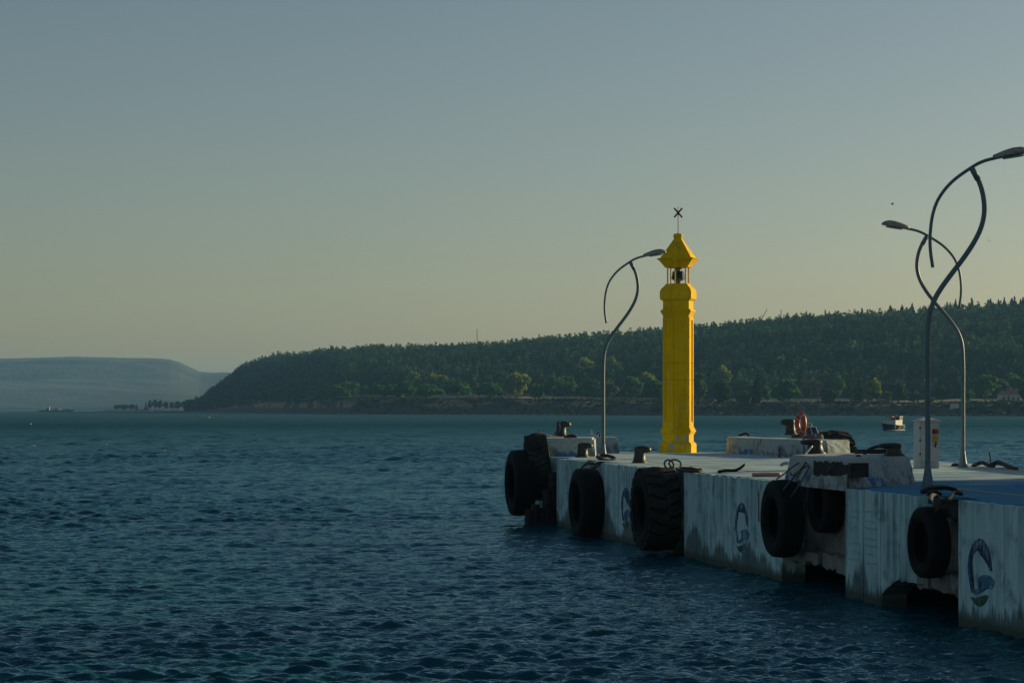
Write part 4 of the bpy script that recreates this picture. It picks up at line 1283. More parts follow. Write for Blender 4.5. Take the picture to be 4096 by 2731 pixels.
# ---------------------------------------------------------------- white electric cabinet
def cabinet():
    base = on(3701, 1873)
    w, dp, h = 0.44, 0.50, 1.10
    root = empty('power_cabinet', base + Vector((0.06, 0.2, 0)), R(8))
    tag(root, 'white metal power cabinet with sockets on the pier deck', 'cabinet')
    bm = bmesh.new(); add_box(bm, (0, 0, .075), (w + .01, dp + .01, .15)); bm_obj('plinth', bm, M['cabinet'], root)
    bm = bmesh.new(); add_box(bm, (0, 0, .155 + (h - .155) / 2), (w, dp, h - .155)); bm_obj('body', bm, M['cabinet'], root)
    bm = bmesh.new()
    add_prism(bm, [(-w / 2 - .05, -dp / 2 - .05), (w / 2 + .05, -dp / 2 - .05), (w / 2 + .05, dp / 2 + .05), (-w / 2 - .05, dp / 2 + .05)], h, h + .025)
    bm_obj('roof_edge', bm, M['cabinet'], root)
    bm = bmesh.new()
    lo = [bm.verts.new(v) for v in ((-w / 2 - .05, -dp / 2 - .05, h + .026), (w / 2 + .05, -dp / 2 - .05, h + .026), (w / 2 + .05, dp / 2 + .05, h + .026), (-w / 2 - .05, dp / 2 + .05, h + .026))]
    hi = [bm.verts.new((-.06, 0, h + .10)), bm.verts.new((.06, 0, h + .10))]
    for f in ((0, 1, 5, 4), (1, 2, 5), (2, 3, 4, 5), (3, 0, 4)): bm.faces.new([(lo + hi)[i] for i in f])
    bm.faces.new(lo[::-1])
    bm_obj('roof', bm, M['white'], root)
    # left side door with hinges (local -X side)
    bm = bmesh.new(); add_box(bm, (-w / 2 - .004, 0, .64), (.012, dp - .03, .88)); dr_ = bm_obj('door', bm, M['cabinet'], root)
    for z_ in (.95, .66, .34):
        bm = bmesh.new(); add_box(bm, (-w / 2 - .01, -dp / 2 + .012, z_), (.03, .03, .055)); bm_obj('hinge', bm, M['black'], dr_)
    bm = bmesh.new(); add_box(bm, (.13, -dp / 2 - .02, .87), (.12, .045, .10)); so = bm_obj('socket_box', bm, M['black'], root)
    bm = bmesh.new(); add_lathe(bm, [(.05, 0), (.05, .03), (.02, .035)], 16); o = bm_obj('socket_cap', bm, M['red'], so); o.location = (.145, -dp / 2 - .045, .87); o.rotation_euler = (R(90), 0, 0)
    bm = bmesh.new(); add_box(bm, (.13, -dp / 2 - .035, .70), (.12, .075, .14)); bm_obj('outlet_housing', bm, M['ochre'], root)
    bm = bmesh.new(); add_tube(bm, smooth_path([(.14, -dp / 2 - .05, .63), (.13, -dp / 2 - .06, .56), (.11, -dp / 2 - .05, .50)]), .022, 7); bm_obj('plug_cable', bm, M['black'], root)
    bm = bmesh.new(); add_box(bm, (.16, -dp / 2 - .012, .09), (.03, .012, .12), Matrix.Rotation(R(-25), 3, 'Y')); bm_obj('loose_strip', bm, M['white'], root)
cabinet()

# ---------------------------------------------------------------- life ring on its pole
def life_ring():
    base = on(3212, 1827.5)
    pole = empty('life_ring_pole', base)
    tag(pole, 'thin grey pole carrying the orange life ring', 'pole')
    top = 1.42
    bm = bmesh.new(); add_box(bm, (0.02, 0, top / 2), (.05, .04, top)); bm_obj('pole', bm, M['steel'], pole)
    bm = bmesh.new(); add_box(bm, (-.02, -.03, .62), (.10, .02, .03)); bm_obj('hook', bm, M['steel'], pole)
    bm = bmesh.new(); add_box(bm, (.02, 0, .01), (.14, .12, .02)); bm_obj('foot_plate', bm, M['steel'], pole)
    root = empty('life_ring', base + Vector((-.075, -.05, .97)), R(-75))
    tag(root, 'orange life ring hanging on a pole at the pier edge', 'life ring')
    bm = bmesh.new()
    n, m_ = 40, 12
    rg_ = []
    for k in range(n):
        a = 2 * math.pi * k / n
        rg_.append([bm.verts.new(((.255 + .085 * math.cos(2 * math.pi * j / m_)) * math.cos(a), .075 * math.sin(2 * math.pi * j / m_), (.255 + .085 * math.cos(2 * math.pi * j / m_)) * math.sin(a))) for j in range(m_)])
    for k in range(n):
        for j in range(m_): bm.faces.new((rg_[k][j], rg_[k][(j + 1) % m_], rg_[(k + 1) % n][(j + 1) % m_], rg_[(k + 1) % n][j]))
    bm_obj('ring', bm, M['orange'], root, True)
    for q in range(4):
        a = R(45 + 90 * q)
        bm = bmesh.new()
        add_tube(bm, [((.255 + .092 * math.cos(2 * math.pi * j / 14)) * math.cos(a), .082 * math.sin(2 * math.pi * j / 14), (.255 + .092 * math.cos(2 * math.pi * j / 14)) * math.sin(a)) for j in range(15)], .010, 5, False)
        bm_obj('band', bm, M['white'], root)
        bm = bmesh.new()
        pts = [((.335 + .05 * math.sin(math.pi * j / 8)) * math.cos(a + R(90) * j / 8), .06, (.335 + .05 * math.sin(math.pi * j / 8)) * math.sin(a + R(90) * j / 8)) for j in range(9)]
        add_tube(bm, pts, .008, 5)
        bm_obj('grab_line', bm, M['rope_pale'], root)
life_ring()

# ---------------------------------------------------------------- ropes, loops and odds and ends
def rope(name, pts, r, mat, label, cat='rope', sides=7, smooth=True, n=6):
    P_ = [Vector(p) for p in pts]
    o0 = P_[0].copy()
    bm = bmesh.new(); add_tube(bm, smooth_path([p - o0 for p in P_], n), r, sides)
    o = bm_obj(name, bm, M[mat], None, True)
    o.location = o0
    return tag(o, label, cat)
def loop_pts(c, rx, ry, n=14, tilt=0.0, yaw=0.0, turns=1.0, drift=0.0):
    out = []
    m = Matrix.Rotation(yaw, 3, 'Z') @ Matrix.Rotation(tilt, 3, 'X')
    for k in range(int(n * turns) + 1):
        a = 2 * math.pi * k / n
        out.append(Vector(c) + m @ Vector((rx * math.cos(a), ry * math.sin(a), drift * k / n)))
    return out
# lashings of the big tyres below the shaded block
bt = TB + 0.02
def wpt(px, py, off):
    s_ = ws(px, off); p = wp(s_, off, 0)
    return Vector((p.x, p.y, CZ - (py - HY) / F * p.y))
lash = [
 (((3226, 1835, -.35), (3180, 1860, -.02), (3140, 1892, .10), (3106, 1915, .22)), .014),
 (((3262, 1845, -.30), (3215, 1870, .0), (3172, 1900, .12), (3160, 1888, .2)), .013),
 (((3215, 1836, -.40), (3222, 1850, -.1), (3195, 1885, .14), (3160, 1925, .32), (3131, 1960, .47)), .017),
 (((3238, 1865, -.06), (3222, 1895, .10), (3192, 1945, .40), (3164, 1985, .475)), .015),
 (((3230, 1842, -.3), (3205, 1880, .05), (3190, 1908, .2)), .012),
 (((3350, 1850, -.2), (3328, 1865, .02), (3310, 1888, -.05)), .014),
]
for i, (pts, r_) in enumerate(lash):
    rope('lashing_rope', [wpt(*p) for p in pts], r_, 'rope_grey', f'thin blue-grey lashing rope over the shaded block, {ORD[i]} from the left', 'rope')['group'] = 'lashings of the hung tyres'
q = wpt(3131, 1960, .47)
rope('white_stay', [Vector((5.78, 41.95, TB + .16)), Vector((5.62, 41.8, TB + .0)), Vector((5.55, 41.7, TB - .06))], .018, 'white', 'short white hose end leaning on the rounded bollard', 'hose')
rope('bent_hose', [at(3124, 1859, 42.4), at(3136, 1853, 42.45), at(3150, 1851, 42.5)], .03, 'white', 'bit of white hose at the left end of the shaded block', 'hose')
# black loops on the shaded block
rope('rope_loop', loop_pts((7.0, 41.9, TB + .03), .42, .26, 14, 0.0, 0.3, 2.0, .03), .03, 'rope', 'coil of black rope lying on the shaded block', 'rope')
rope('rubber_loop', [Vector((6.72, 41.6, TB)), Vector((6.82, 41.6, TB + .10)), Vector((7.0, 41.6, TB + .16)), Vector((7.18, 41.6, TB + .12)), Vector((7.28, 41.6, TB - .02))], .032, 'rope', 'arched black rubber loop on the shaded block', 'hose')
rope('small_rope_loop', [at(3424, 1833, 40.0), at(3428, 1825, 40.0), at(3436, 1823, 40.0), at(3445, 1834, 39.9)], .024, 'rope', 'small black loop at the edge of the shaded block', 'rope')
# loops on the left corner block
lb_ = at(2256, 1753, 64.2)
rope('rope_coil', loop_pts(at(2283, 1750, 64.4), .17, .16, 12, 0.2, 0, 2.0, .02), .03, 'rope', 'black rope coil right of the dropping-streaked bollard', 'rope')
rope('arched_hose', [at(2262, 1749, 64.1), at(2275, 1741, 64.1), at(2290, 1739, 64.1), at(2302, 1744, 64.1), at(2306, 1751, 64.1)], .028, 'rope', 'arched black hose on the left corner block', 'hose')
rope('frayed_line', [at(2153, 1722, 62.6), at(2180, 1737, 63), at(2205, 1742, 63.8), at(2238, 1747, 64.5)], .015, 'rope', 'thin dark line from the herringbone tyre to its bollard', 'rope')
rope('tyre_sling', [at(2110, 1745, 62.6), at(2135, 1734, 62.6), at(2165, 1734, 62.8), at(2205, 1744, 63.8)], .018, 'rope', 'dark sling over the top of the herringbone tyre', 'rope')
rope('broken_stick', [at(2214, 1741, 63.7), at(2222, 1730, 63.7), at(2236, 1719, 63.7)], .016, 'timber', 'short broken stick leaning beside the corner bollard', 'stick')
# carrier bag
bm = bmesh.new()
for k, (cx, cz, rx, rz_) in enumerate(((0, .07, .07, .07), (.0, .17, .035, .06), (.12, .04, .06, .04), (.19, .06, .03, .05))):
    r_ = bmesh.ops.create_icosphere(bm, subdivisions=2, radius=1.0, matrix=Matrix.Translation((cx, 0, cz)) @ Matrix.Diagonal((rx, .05, rz_, 1)))
for v in bm.verts: v.co += mnoise.noise_vector(v.co * 14) * .02
o = bm_obj('plastic_bag', bm, M['bag']); o.location = at(2366, 1748, 67.2); tag(o, 'crumpled white plastic bag on the left corner block', 'bag')
rope('rubber_arch', [at(2383, 1748, 68.8), at(2387, 1737, 68.8), at(2395, 1733, 68.8), at(2400, 1748, 68.8)], .03, 'rope', 'small black arch behind the far lamp post', 'hose')
# things on the deck
rope('deck_loop', loop_pts(on(2676, 1872) + Vector((0, 0, .09)), .12, .11, 12, R(70), .4), .022, 'rope', 'left one of two upright black rope rings by the wide tyre', 'rope')
rope('deck_loop', loop_pts(on(2692, 1870) + Vector((.05, 0, .09)), .15, .11, 12, R(62), .3), .022, 'rope', 'right one of two upright black rope rings by the wide tyre', 'rope')
rope('flat_coil', loop_pts(on(2757, 1887) + Vector((0, 0, .03)), .24, .55, 16, 0.05, 0.2, 2.0, .02), .022, 'rope', 'flat black rope coil at the deck edge below the lighthouse', 'rope')
bm = bmesh.new(); q = on(2761, 1887); add_box(bm, (0, 0, .06), (.03, .03, .13)); add_box(bm, (0, 0, .005), (.1, .1, .01)); add_box(bm, (0.02, 0, .10), (.07, .02, .02))
o = bm_obj('iron_pin', bm, M['rust']); o.location = q; tag(o, 'rusty iron pin inside the flat rope coil', 'pin')
def flap(name, pts, h, th, mat, label, cat='rubber'):
    """a curled strip of thick rubber lying on the deck: pts along its length"""
    P_ = smooth_path(pts, 4)
    o0 = P_[0].copy()
    bm = bmesh.new()
    L = []
    for i, p in enumerate(P_):
        t_ = i / (len(P_) - 1)
        w_ = h * (0.35 + 0.65 * math.sin(math.pi * min(1, 0.12 + t_ * .95)))
        p = p - o0
        L.append([bm.verts.new(p + Vector((0, -w_, th))), bm.verts.new(p + Vector((0, w_, th * 1.2))), bm.verts.new(p + Vector((0, w_, 0))), bm.verts.new(p + Vector((0, -w_, 0)))])
    for a, b in zip(L, L[1:]):
        for j in range(4): bm.faces.new((a[j], a[(j + 1) % 4], b[(j + 1) % 4], b[j]))
    bm.faces.new(L[0]); bm.faces.new(L[-1][::-1])
    o = bm_obj(name, bm, M[mat]); o.location = o0
    return tag(o, label, cat)
q = on(2905, 1892)
flap('rubber_strip', [q + Vector((-.18, 0, .0)), q + Vector((0, 0, .03)), q + Vector((.18, 0, .03)), q + Vector((.30, 0, .08)), q + Vector((.40, 0, .16))], .12, .05, 'rubber', 'curled black rubber strip on the deck between tyre and pipe')
q = on(3010, 1906)
a_, b_ = on(3010, 1907), on(3121, 1906)
rope('pink_pipe', [a_ + Vector((0, 0, .045)), (a_ + b_) / 2 + Vector((0, 0, .045)), b_ + Vector((0, 0, .045))], .042, 'pink_pipe', 'length of pinkish pipe lying on the deck by the shaded block', 'pipe', 12)
bm = bmesh.new(); add_tube(bm, [(0, 0, 0), (.005, 0, .12), (-.005, 0, .22), (.03, 0, .30)], lambda t: .045 - .025 * t, 8); add_box(bm, (0.03, 0, .25), (.07, .03, .03))
o = bm_obj('rusty_stub', bm, M['rust']); o.location = on(3118, 1829); tag(o, 'rusty iron stub standing on the deck before the crumbling block', 'stub')
rope('bleached_stick', [on(3146, 1827), on(3143, 1828) + Vector((-.02, 0, .08)), on(3140, 1828) + Vector((-.05, 0, .16))], .02, 'rope_pale', 'short pale stick upright beside the rusty stub', 'stick')
for i, (px, zt, off, lb_) in enumerate(((2668, 1.86, .20, 'rusty chain holding the wide block-tread tyre'), (3752, 1.70, .06, 'rusty chain holding the tyre nearest the right edge'), (3185, 1.86, .10, 'rusty chain behind the large smooth tyre'))):
    root = empty('tyre_chain', wp(ws(px), -0.25, DZ + .02)); tag(root, lb_, 'chain', 'chains of the hung tyres')
    a0 = Vector((0, 0, 0)); a1 = wp(ws(px) + .05, off, zt) - Vector(root.location)
    for j in range(9):
        c_ = a0 + (a1 - a0) * (j + .5) / 9 + Vector((0, 0, .05 * math.sin(math.pi * (j + .5) / 9)))
        bm = bmesh.new()
        m3 = (a1 - a0).to_track_quat('X', 'Z').to_matrix() @ Matrix.Rotation(R(90) * (j % 2), 3, 'X')
        add_tube(bm, [c_ + m3 @ Vector((.045 * math.cos(2 * math.pi * q_ / 10), .024 * math.sin(2 * math.pi * q_ / 10), 0)) for q_ in range(11)], .009, 5, False)
        bm_obj('chain_link', bm, M['rust'], root)
# tangle over the tyre in the water
for i, (pts, m_) in enumerate((([(2345, 1872), (2352, 1850), (2365, 1842), (2382, 1845)], 'rope_pale'), ([(2338, 1862), (2348, 1846), (2362, 1840), (2378, 1850), (2390, 1862)], 'rope_pale'), ([(2315, 1893), (2328, 1870), (2345, 1856), (2372, 1852)], 'rope'),
                              ([(2330, 1890), (2360, 1878), (2390, 1862), (2405, 1850)], 'rope'), ([(2352, 1848), (2380, 1856), (2400, 1848), (2420, 1850)], 'rope'))):
    rope('tangled_line', [at(px, py, 57.2 - .25 * (i % 3)) for px, py in pts], .017 if m_ == 'rope_pale' else .028, m_, f'{"pale" if m_ == "rope_pale" else "black"} line of the tangle above the tyre in the water, {ORD[i]} strand', 'rope')['group'] = 'tangled lines over the tyre'
rope('dark_coil', loop_pts(on(2425, 1840) + Vector((0, 0, .05)), .22, .5, 12, .12, .2, 1.6, .02), .04, 'rope', 'black coil at the foot of the far lamp post', 'rope')
# by the tyre at the right
q = on(3768, 1978)
flap('rubber_strip', [q + Vector((-.28, .3, .0)), q + Vector((-.1, .3, .06)), q + Vector((.12, .25, .07)), q + Vector((.28, .2, .03))], .16, .06, 'rubber', 'folded black rubber strip on the blue deck at the foot of the near lamp')
flap('rubber_strip', [on(3712, 1982), on(3735, 1983) + Vector((0, 0, .03)), on(3765, 1985)], .14, .06, 'rubber', 'black rubber lying flat just below the folded strip at the deck edge')
rope('knotted_rope', [on(3720, 2012) + Vector((0, 0, .02)), on(3728, 1996) + Vector((0, 0, .06)), on(3748, 1990) + Vector((0, 0, .02)), on(3770, 2000), on(3800, 2000) + Vector((0, 0, .02)), on(3818, 1990) + Vector((0, 0, .08)), on(3845, 1992) + Vector((0, 0, .07))], .035, 'rope', 'knotted black rope over the edge above the right-hand tyre', 'rope')
bm = bmesh.new(); add_slab(bm, [(ws(3690), 1.60), (ws(3832), 1.60), (ws(3835), 1.82), (ws(3790), 1.90), (ws(3700), 1.86)], -.46, -.16)
pier_part('rotten_beam', bm, M['timber'])
# debris along the far deck edge at the right
rope('heap_rope', [on(3893, 1868) + Vector((0, 0, .03)), on(3912, 1864) + Vector((0, 0, .06)), on(3930, 1866) + Vector((0, 0, .10)), on(3955, 1868) + Vector((0, 0, .05)), on(3975, 1870) + Vector((0, 0, .05))], .05, 'rope', 'heap of dark rope along the far deck edge at the right', 'rope')
rope('heap_rope', [on(3960, 1869) + Vector((0, 0, .04)), on(3990, 1869) + Vector((0, 0, .12)), on(4010, 1871) + Vector((0, 0, .10)), on(4040, 1876) + Vector((0, 0, .05)), on(4066, 1880) + Vector((0, 0, .02))], .055, 'rope', 'dark rope trailing off right of the leaning rod', 'rope')
rope('leaning_rod', [on(3966, 1866), on(3957, 1866) + Vector((0, 0, .36))], .018, 'rope', 'thin dark rod standing in the rope heap', 'rod')
bm = bmesh.new(); bmesh.ops.create_icosphere(bm, subdivisions=3, radius=1.0, matrix=Matrix.Diagonal((.16, .14, .09, 1)))
for v in bm.verts: v.co += mnoise.noise_vector(v.co * 9) * .03; v.co.z = max(v.co.z, -.01)
o = bm_obj('black_bundle', bm, M['rope']); o.location = on(3826, 1866); tag(o, 'black bundle behind the foot of the lamp by the cabinet', 'bundle')
# nets on the crumbling block
bm = bmesh.new(); bmesh.ops.create_icosphere(bm, subdivisions=3, radius=1.0, matrix=Matrix.Diagonal((.34, .25, .13, 1)))
for v in bm.verts: v.co += mnoise.noise_vector(v.co * 6) * .08; v.co.z = max(v.co.z, 0)
o = bm_obj('net_heap', bm, M['rope_grey']); o.location = at(3252, 1755, 63.4); tag(o, 'grey heap of netting on the crumbling block right of the life ring', 'netting')
rope('block_hose', loop_pts(at(3190, 1747, 64.6), .16, .12, 12, 0.1, 0, 1.6, .03), .03, 'rope', 'black hose ring under the orange life ring', 'hose')
rope('dark_scrap', [at(2955, 1741, 67.8), at(2970, 1737, 67.8), at(2985, 1733, 67.8), at(2998, 1742, 67.8)], .04, 'rope', 'dark scrap on the left end of the crumbling block', 'scrap')

# ================================================================ ON THE WATER
def hull_mesh(L, B, H, sheer=0.35, n=14):
    """bow towards +X, waterline at z=0"""
    V, Fc = [], []
    for i in range(n + 1):
        u = i / n
        b = B / 2 * (1 - max(0, (u - .35) / .65) ** 2.4) * (0.86 + .14 * min(1, u * 4))
        zt = H * (1 + sheer * (max(0, u - .3) / .7) ** 2)
        x = -L / 2 + L * u
        rake = 0.10 * L * max(0, (u - .6) / .4)
        V += [(x + rake, -b, zt), (x + rake * .3, -b * .8, 0.05), (x, -b * .25, -.35), (x, b * .25, -.35), (x + rake * .3, b * .8, 0.05), (x + rake, b, zt)]
    for i in range(n):
        for j in range(5):
            a = i * 6 + j
            Fc.append((a, a + 1, a + 7, a + 6))
        Fc.append((i * 6 + 5, i * 6, i * 6 + 6, i * 6 + 11))
    Fc.append((0, 5, 4, 3, 2, 1))
    return V, Fc
def fishing_boat():
    p = on(3567, 1722.5, 0.0)
    root = empty('fishing_boat', p, R(-128))
    root.scale = (.88, .88, .88)
    tag(root, 'small dark-hulled fishing boat with a pale wheelhouse at anchor', 'boat')
    V, Fc = hull_mesh(5.6, 2.6, 0.95)
    mesh_obj('hull', V, Fc, M['hull'], root)
    bm = bmesh.new()
    add_prism(bm, [(-2.5, -1.12), (.2, -1.15), (.9, -.9), (.9, .9), (.2, 1.15), (-2.5, 1.12)], .90, 1.02); bm_obj('deck', bm, M['white'], root)
    bm = bmesh.new(); add_box(bm, (-.2, .1, 1.4), (1.6, 1.9, .8)); bm_obj('cabin', bm, M['white'], root)
    bm = bmesh.new(); add_box(bm, (-1.35, .2, 1.7), (.9, 1.7, 1.4)); wh = bm_obj('wheelhouse', bm, M['white'], root)
    for s_ in (-.45, .45):
        bm = bmesh.new(); add_box(bm, (-.895, .2 + s_, 2.1), (.02, .6, .4)); bm_obj('window', bm, M['glass'], wh)
    bm = bmesh.new(); add_box(bm, (-1.35, 1.052, 2.1), (.5, .02, .4)); bm_obj('window', bm, M['glass'], wh)
    bm = bmesh.new(); add_box(bm, (-1.35, .2, 2.44), (1.15, 1.9, .08)); bm_obj('roof', bm, M['white'], root)
    bm = bmesh.new(); add_prism(bm, [(-.9, -1.0), (.6, -.9), (.6, .4), (-.9, .4)], 2.30, 2.40); bm_obj('awning', bm, M['red'], root)
    for x_, y_ in ((-.85, -.95), (.55, -.85), (.55, .35)):
        bm = bmesh.new(); add_tube(bm, [(x_, y_, .95), (x_, y_, 2.31)], .025, 6); bm_obj('awning_pole', bm, M['steel'], root)
    bm = bmesh.new(); add_tube(bm, [(.2, -.1, 1.0), (.2, -.1, 3.15)], .035, 6); bm_obj('mast', bm, M['rust'], root)
    bm = bmesh.new(); add_tube(bm, [(2.7, 0, 1.3), (2.75, 0, 1.7)], .03, 6); bm_obj('stem_post', bm, M['white'], root)
    for u in (-1.6, -.2, 1.2):
        bm = bmesh.new(); add_tube(bm, [(u, 1.28, .95), (u, 1.30, .35)], .09, 8); bm_obj('fender', bm, M['white'], root)
    bm = bmesh.new()
    for sd_ in (-1, 1): add_tube(bm, smooth_path([(-2.7, sd_ * 1.1, .12), (0, sd_ * 1.13, .12), (1.6, sd_ * .85, .14), (2.7, sd_ * .12, .2)]), .05, 6)
    bm_obj('boot_stripe', bm, M['white'], root)
fishing_boat()
def motor_boat():
    p = at(3243, 1700, 185.0); p.z = 0
    root = empty('motor_boat', p, R(-62))
    tag(root, 'small white motorboat with a windscreen behind the life ring', 'boat')
    V, Fc = hull_mesh(4.6, 1.8, 0.85)
    mesh_obj('hull', V, Fc, M['white'], root)
    bm = bmesh.new(); add_prism(bm, [(-.2, -.72), (1.0, -.6), (1.6, -.2), (1.6, .2), (1.0, .6), (-.2, .72)], .86, 1.12, [(-.2, -.6), (.9, -.45), (1.3, -.1), (1.3, .1), (.9, .45), (-.2, .6)]); bm_obj('foredeck', bm, M['white'], root)
    bm = bmesh.new()
    fr = [(.25, -.62, 1.1), (-.1, -.58, 1.75), (-.1, .58, 1.75), (.25, .62, 1.1)]
    add_tube(bm, fr, .035, 6); add_tube(bm, [(.25, 0, 1.12), (-.1, 0, 1.75)], .03, 6)
    add_tube(bm, [(-.3, -.35, 1.70), (-.35, -.35, 2.05), (-.35, .35, 2.05), (-.3, .35, 1.70)], .03, 6)
    sc_ = bm_obj('windscreen_frame', bm, M['white'], root)
    bm = bmesh.new(); vs = [bm.verts.new(v) for v in ((.24, -.6, 1.1), (-.09, -.56, 1.74), (-.09, .56, 1.74), (.24, .6, 1.1))]; bm.faces.new(vs)
    bm_obj('pane', bm, M['glass'], sc_)
    bm = bmesh.new(); add_box(bm, (-2.35, 0, .9), (.35, .4, .7)); bm_obj('outboard_motor', bm, M['black'], root)
motor_boat()

def gull(loc, rz, flying, label, span=1.15, roll=0.0):
    root = empty('gull', loc, rz)
    root.rotation_euler = (roll, 0, rz)
    tag(root, label, 'gull', 'gulls')
    bm = bmesh.new()
    secs = [(-.24, .02, .02), (-.16, .055, .01), (-.02, .085, 0), (.09, .075, .01), (.15, .05, .04), (.20, .052, .07), (.245, .04, .075), (.265, .015, .07)]
    n = 10
    rings = [[bm.verts.new((x, r_ * math.cos(2 * math.pi * k / n), c_ + r_ * math.sin(2 * math.pi * k / n))) for k in range(n)] for x, r_, c_ in secs]
    for a, b in zip(rings, rings[1:]):
        for k in range(n): bm.faces.new((a[k], a[(k + 1) % n], b[(k + 1) % n], b[k]))
    bm.faces.new(rings[0][::-1]); bm.faces.new(rings[-1])
    bm_obj('body', bm, M['feather'], root, True)
    bm = bmesh.new(); add_tube(bm, [(.25, 0, .07), (.31, 0, .06)], lambda t: .014 - .01 * t, 6); bm_obj('beak', bm, M['beak'], root)
    for s_ in (-1, 1):
        bm = bmesh.new()
        if flying:
            line = [(.05, .06, .05, .17), (.09, .22, .12, .17), (.07, .38, .13, .13), (-.02, .52, .08, .07), (-.08, span / 2, .03, .02)]
        else:
            line = [(.08, .075, .05, .05), (.0, .095, .055, .09), (-.14, .07, .05, .08), (-.30, .02, .05, .02)]
        if flying:
            L = [[bm.verts.new((x + c_ / 2, s_ * y_, z_)), bm.verts.new((x - c_ / 2, s_ * y_, z_ - .01)), bm.verts.new((x - c_ / 2, s_ * y_, z_ - .018)), bm.verts.new((x + c_ / 2, s_ * y_, z_ - .025))] for x, y_, z_, c_ in line]
        else:
            L = [[bm.verts.new((x, s_ * y_, z_ + c_ / 2)), bm.verts.new((x, s_ * (y_ + .012), z_)), bm.verts.new((x, s_ * y_, z_ - c_ / 2)), bm.verts.new((x, s_ * (y_ - .02), z_))] for x, y_, z_, c_ in line]
        for a, b in zip(L, L[1:]):
            for j in range(4): bm.faces.new((a[j], a[(j + 1) % 4], b[(j + 1) % 4], b[j]))
        bm.faces.new(L[0]); bm.faces.new(L[-1][::-1])
        bm_obj('wing', bm, M['feather'], root)
for (px, py, rz_, lb) in ((130, 1787, .4, 'leftmost white gull floating on the open water'), (425, 1783, 2.0, 'white gull floating, second from the left of four on the water'), (648, 1806, .2, 'white gull floating, third from the left of four on the water'), (779, 1799, 2.6, 'white gull floating, rightmost of four on the open water'), (124, 1696, 1.0, 'tiny far gull on the dark band of water at the left')):
    p = on(px, py, 0.0); p.z = .05
    gull(p, rz_, False, lb)
gull(at(833, 1669, 270), R(200), True, 'white gull flying low over the water near the wooded point', roll=R(40))
gull(at(3571, 817, 300), R(185), True, 'gull flying in the sky left of the near lamp', 1.2, roll=R(10))
gull(at(3955, 962, 330), R(75), True, 'small dark bird in the sky right of the near lamp', .9, roll=R(35))

# ================================================================ FAR SHORE BUILDINGS
def house():
    d = float(d_shore(4045)) + 62
    b = at(4045, 1606, d)
    root = empty('house', b)
    root.scale = (1.0, 1.0, 1.0)
    tag(root, 'white house with a red hipped roof among trees on the far shore', 'house')
    w = 92 * d / F; h = 3.4; dp = 7.0
    bm = bmesh.new(); add_box(bm, (0, dp / 2, h / 2 - .5), (w * .92, dp, h + 1)); bm_obj('wall', bm, M['white'], root)
    bm = bmesh.new()
    e = w / 2 + .3
    lo = [bm.verts.new(v) for v in ((-e, -.8, h), (e, -.8, h), (e, dp + .8, h), (-e, dp + .8, h))]
    hi = [bm.verts.new((e * .45, dp / 2, h + 2.9)), bm.verts.new((e * .6, dp / 2, h + 2.9))]
    A = lo + hi
    for f in ((0, 1, 5, 4), (1, 2, 5), (2, 3, 4, 5), (3, 0, 4), (3, 2, 1, 0)): bm.faces.new([A[i] for i in f])
    rf = bm_obj('roof', bm, M['tile'], root)
    bm = bmesh.new(); add_box(bm, (0.05 * w, dp / 2 - .4, h + 2.4), (.5, .5, 2.2)); bm_obj('chimney', bm, M['white'], rf)
    for i, (x, ww, hh) in enumerate(((-.32, .9, 1.3), (-.12, .9, 2.0), (.08, 1.1, 1.3), (.30, 1.1, 1.3))):
        bm = bmesh.new(); add_box(bm, (x * w, -.03, 1.5), (ww + .2, .08, hh + .2)); wf = bm_obj('window', bm, M['far_concrete'], root)
        bm = bmesh.new(); add_box(bm, (x * w, -.075, 1.5), (ww, .04, hh)); bm_obj('pane', bm, M['glass'], wf)
    for x in (-.42, -.2, .02, .2, .42):
        bm = bmesh.new(); add_box(bm, (x * w, -.7, h / 2), (.22, .22, h - .02)); bm_obj('porch_post', bm, M['white'], root)
house()
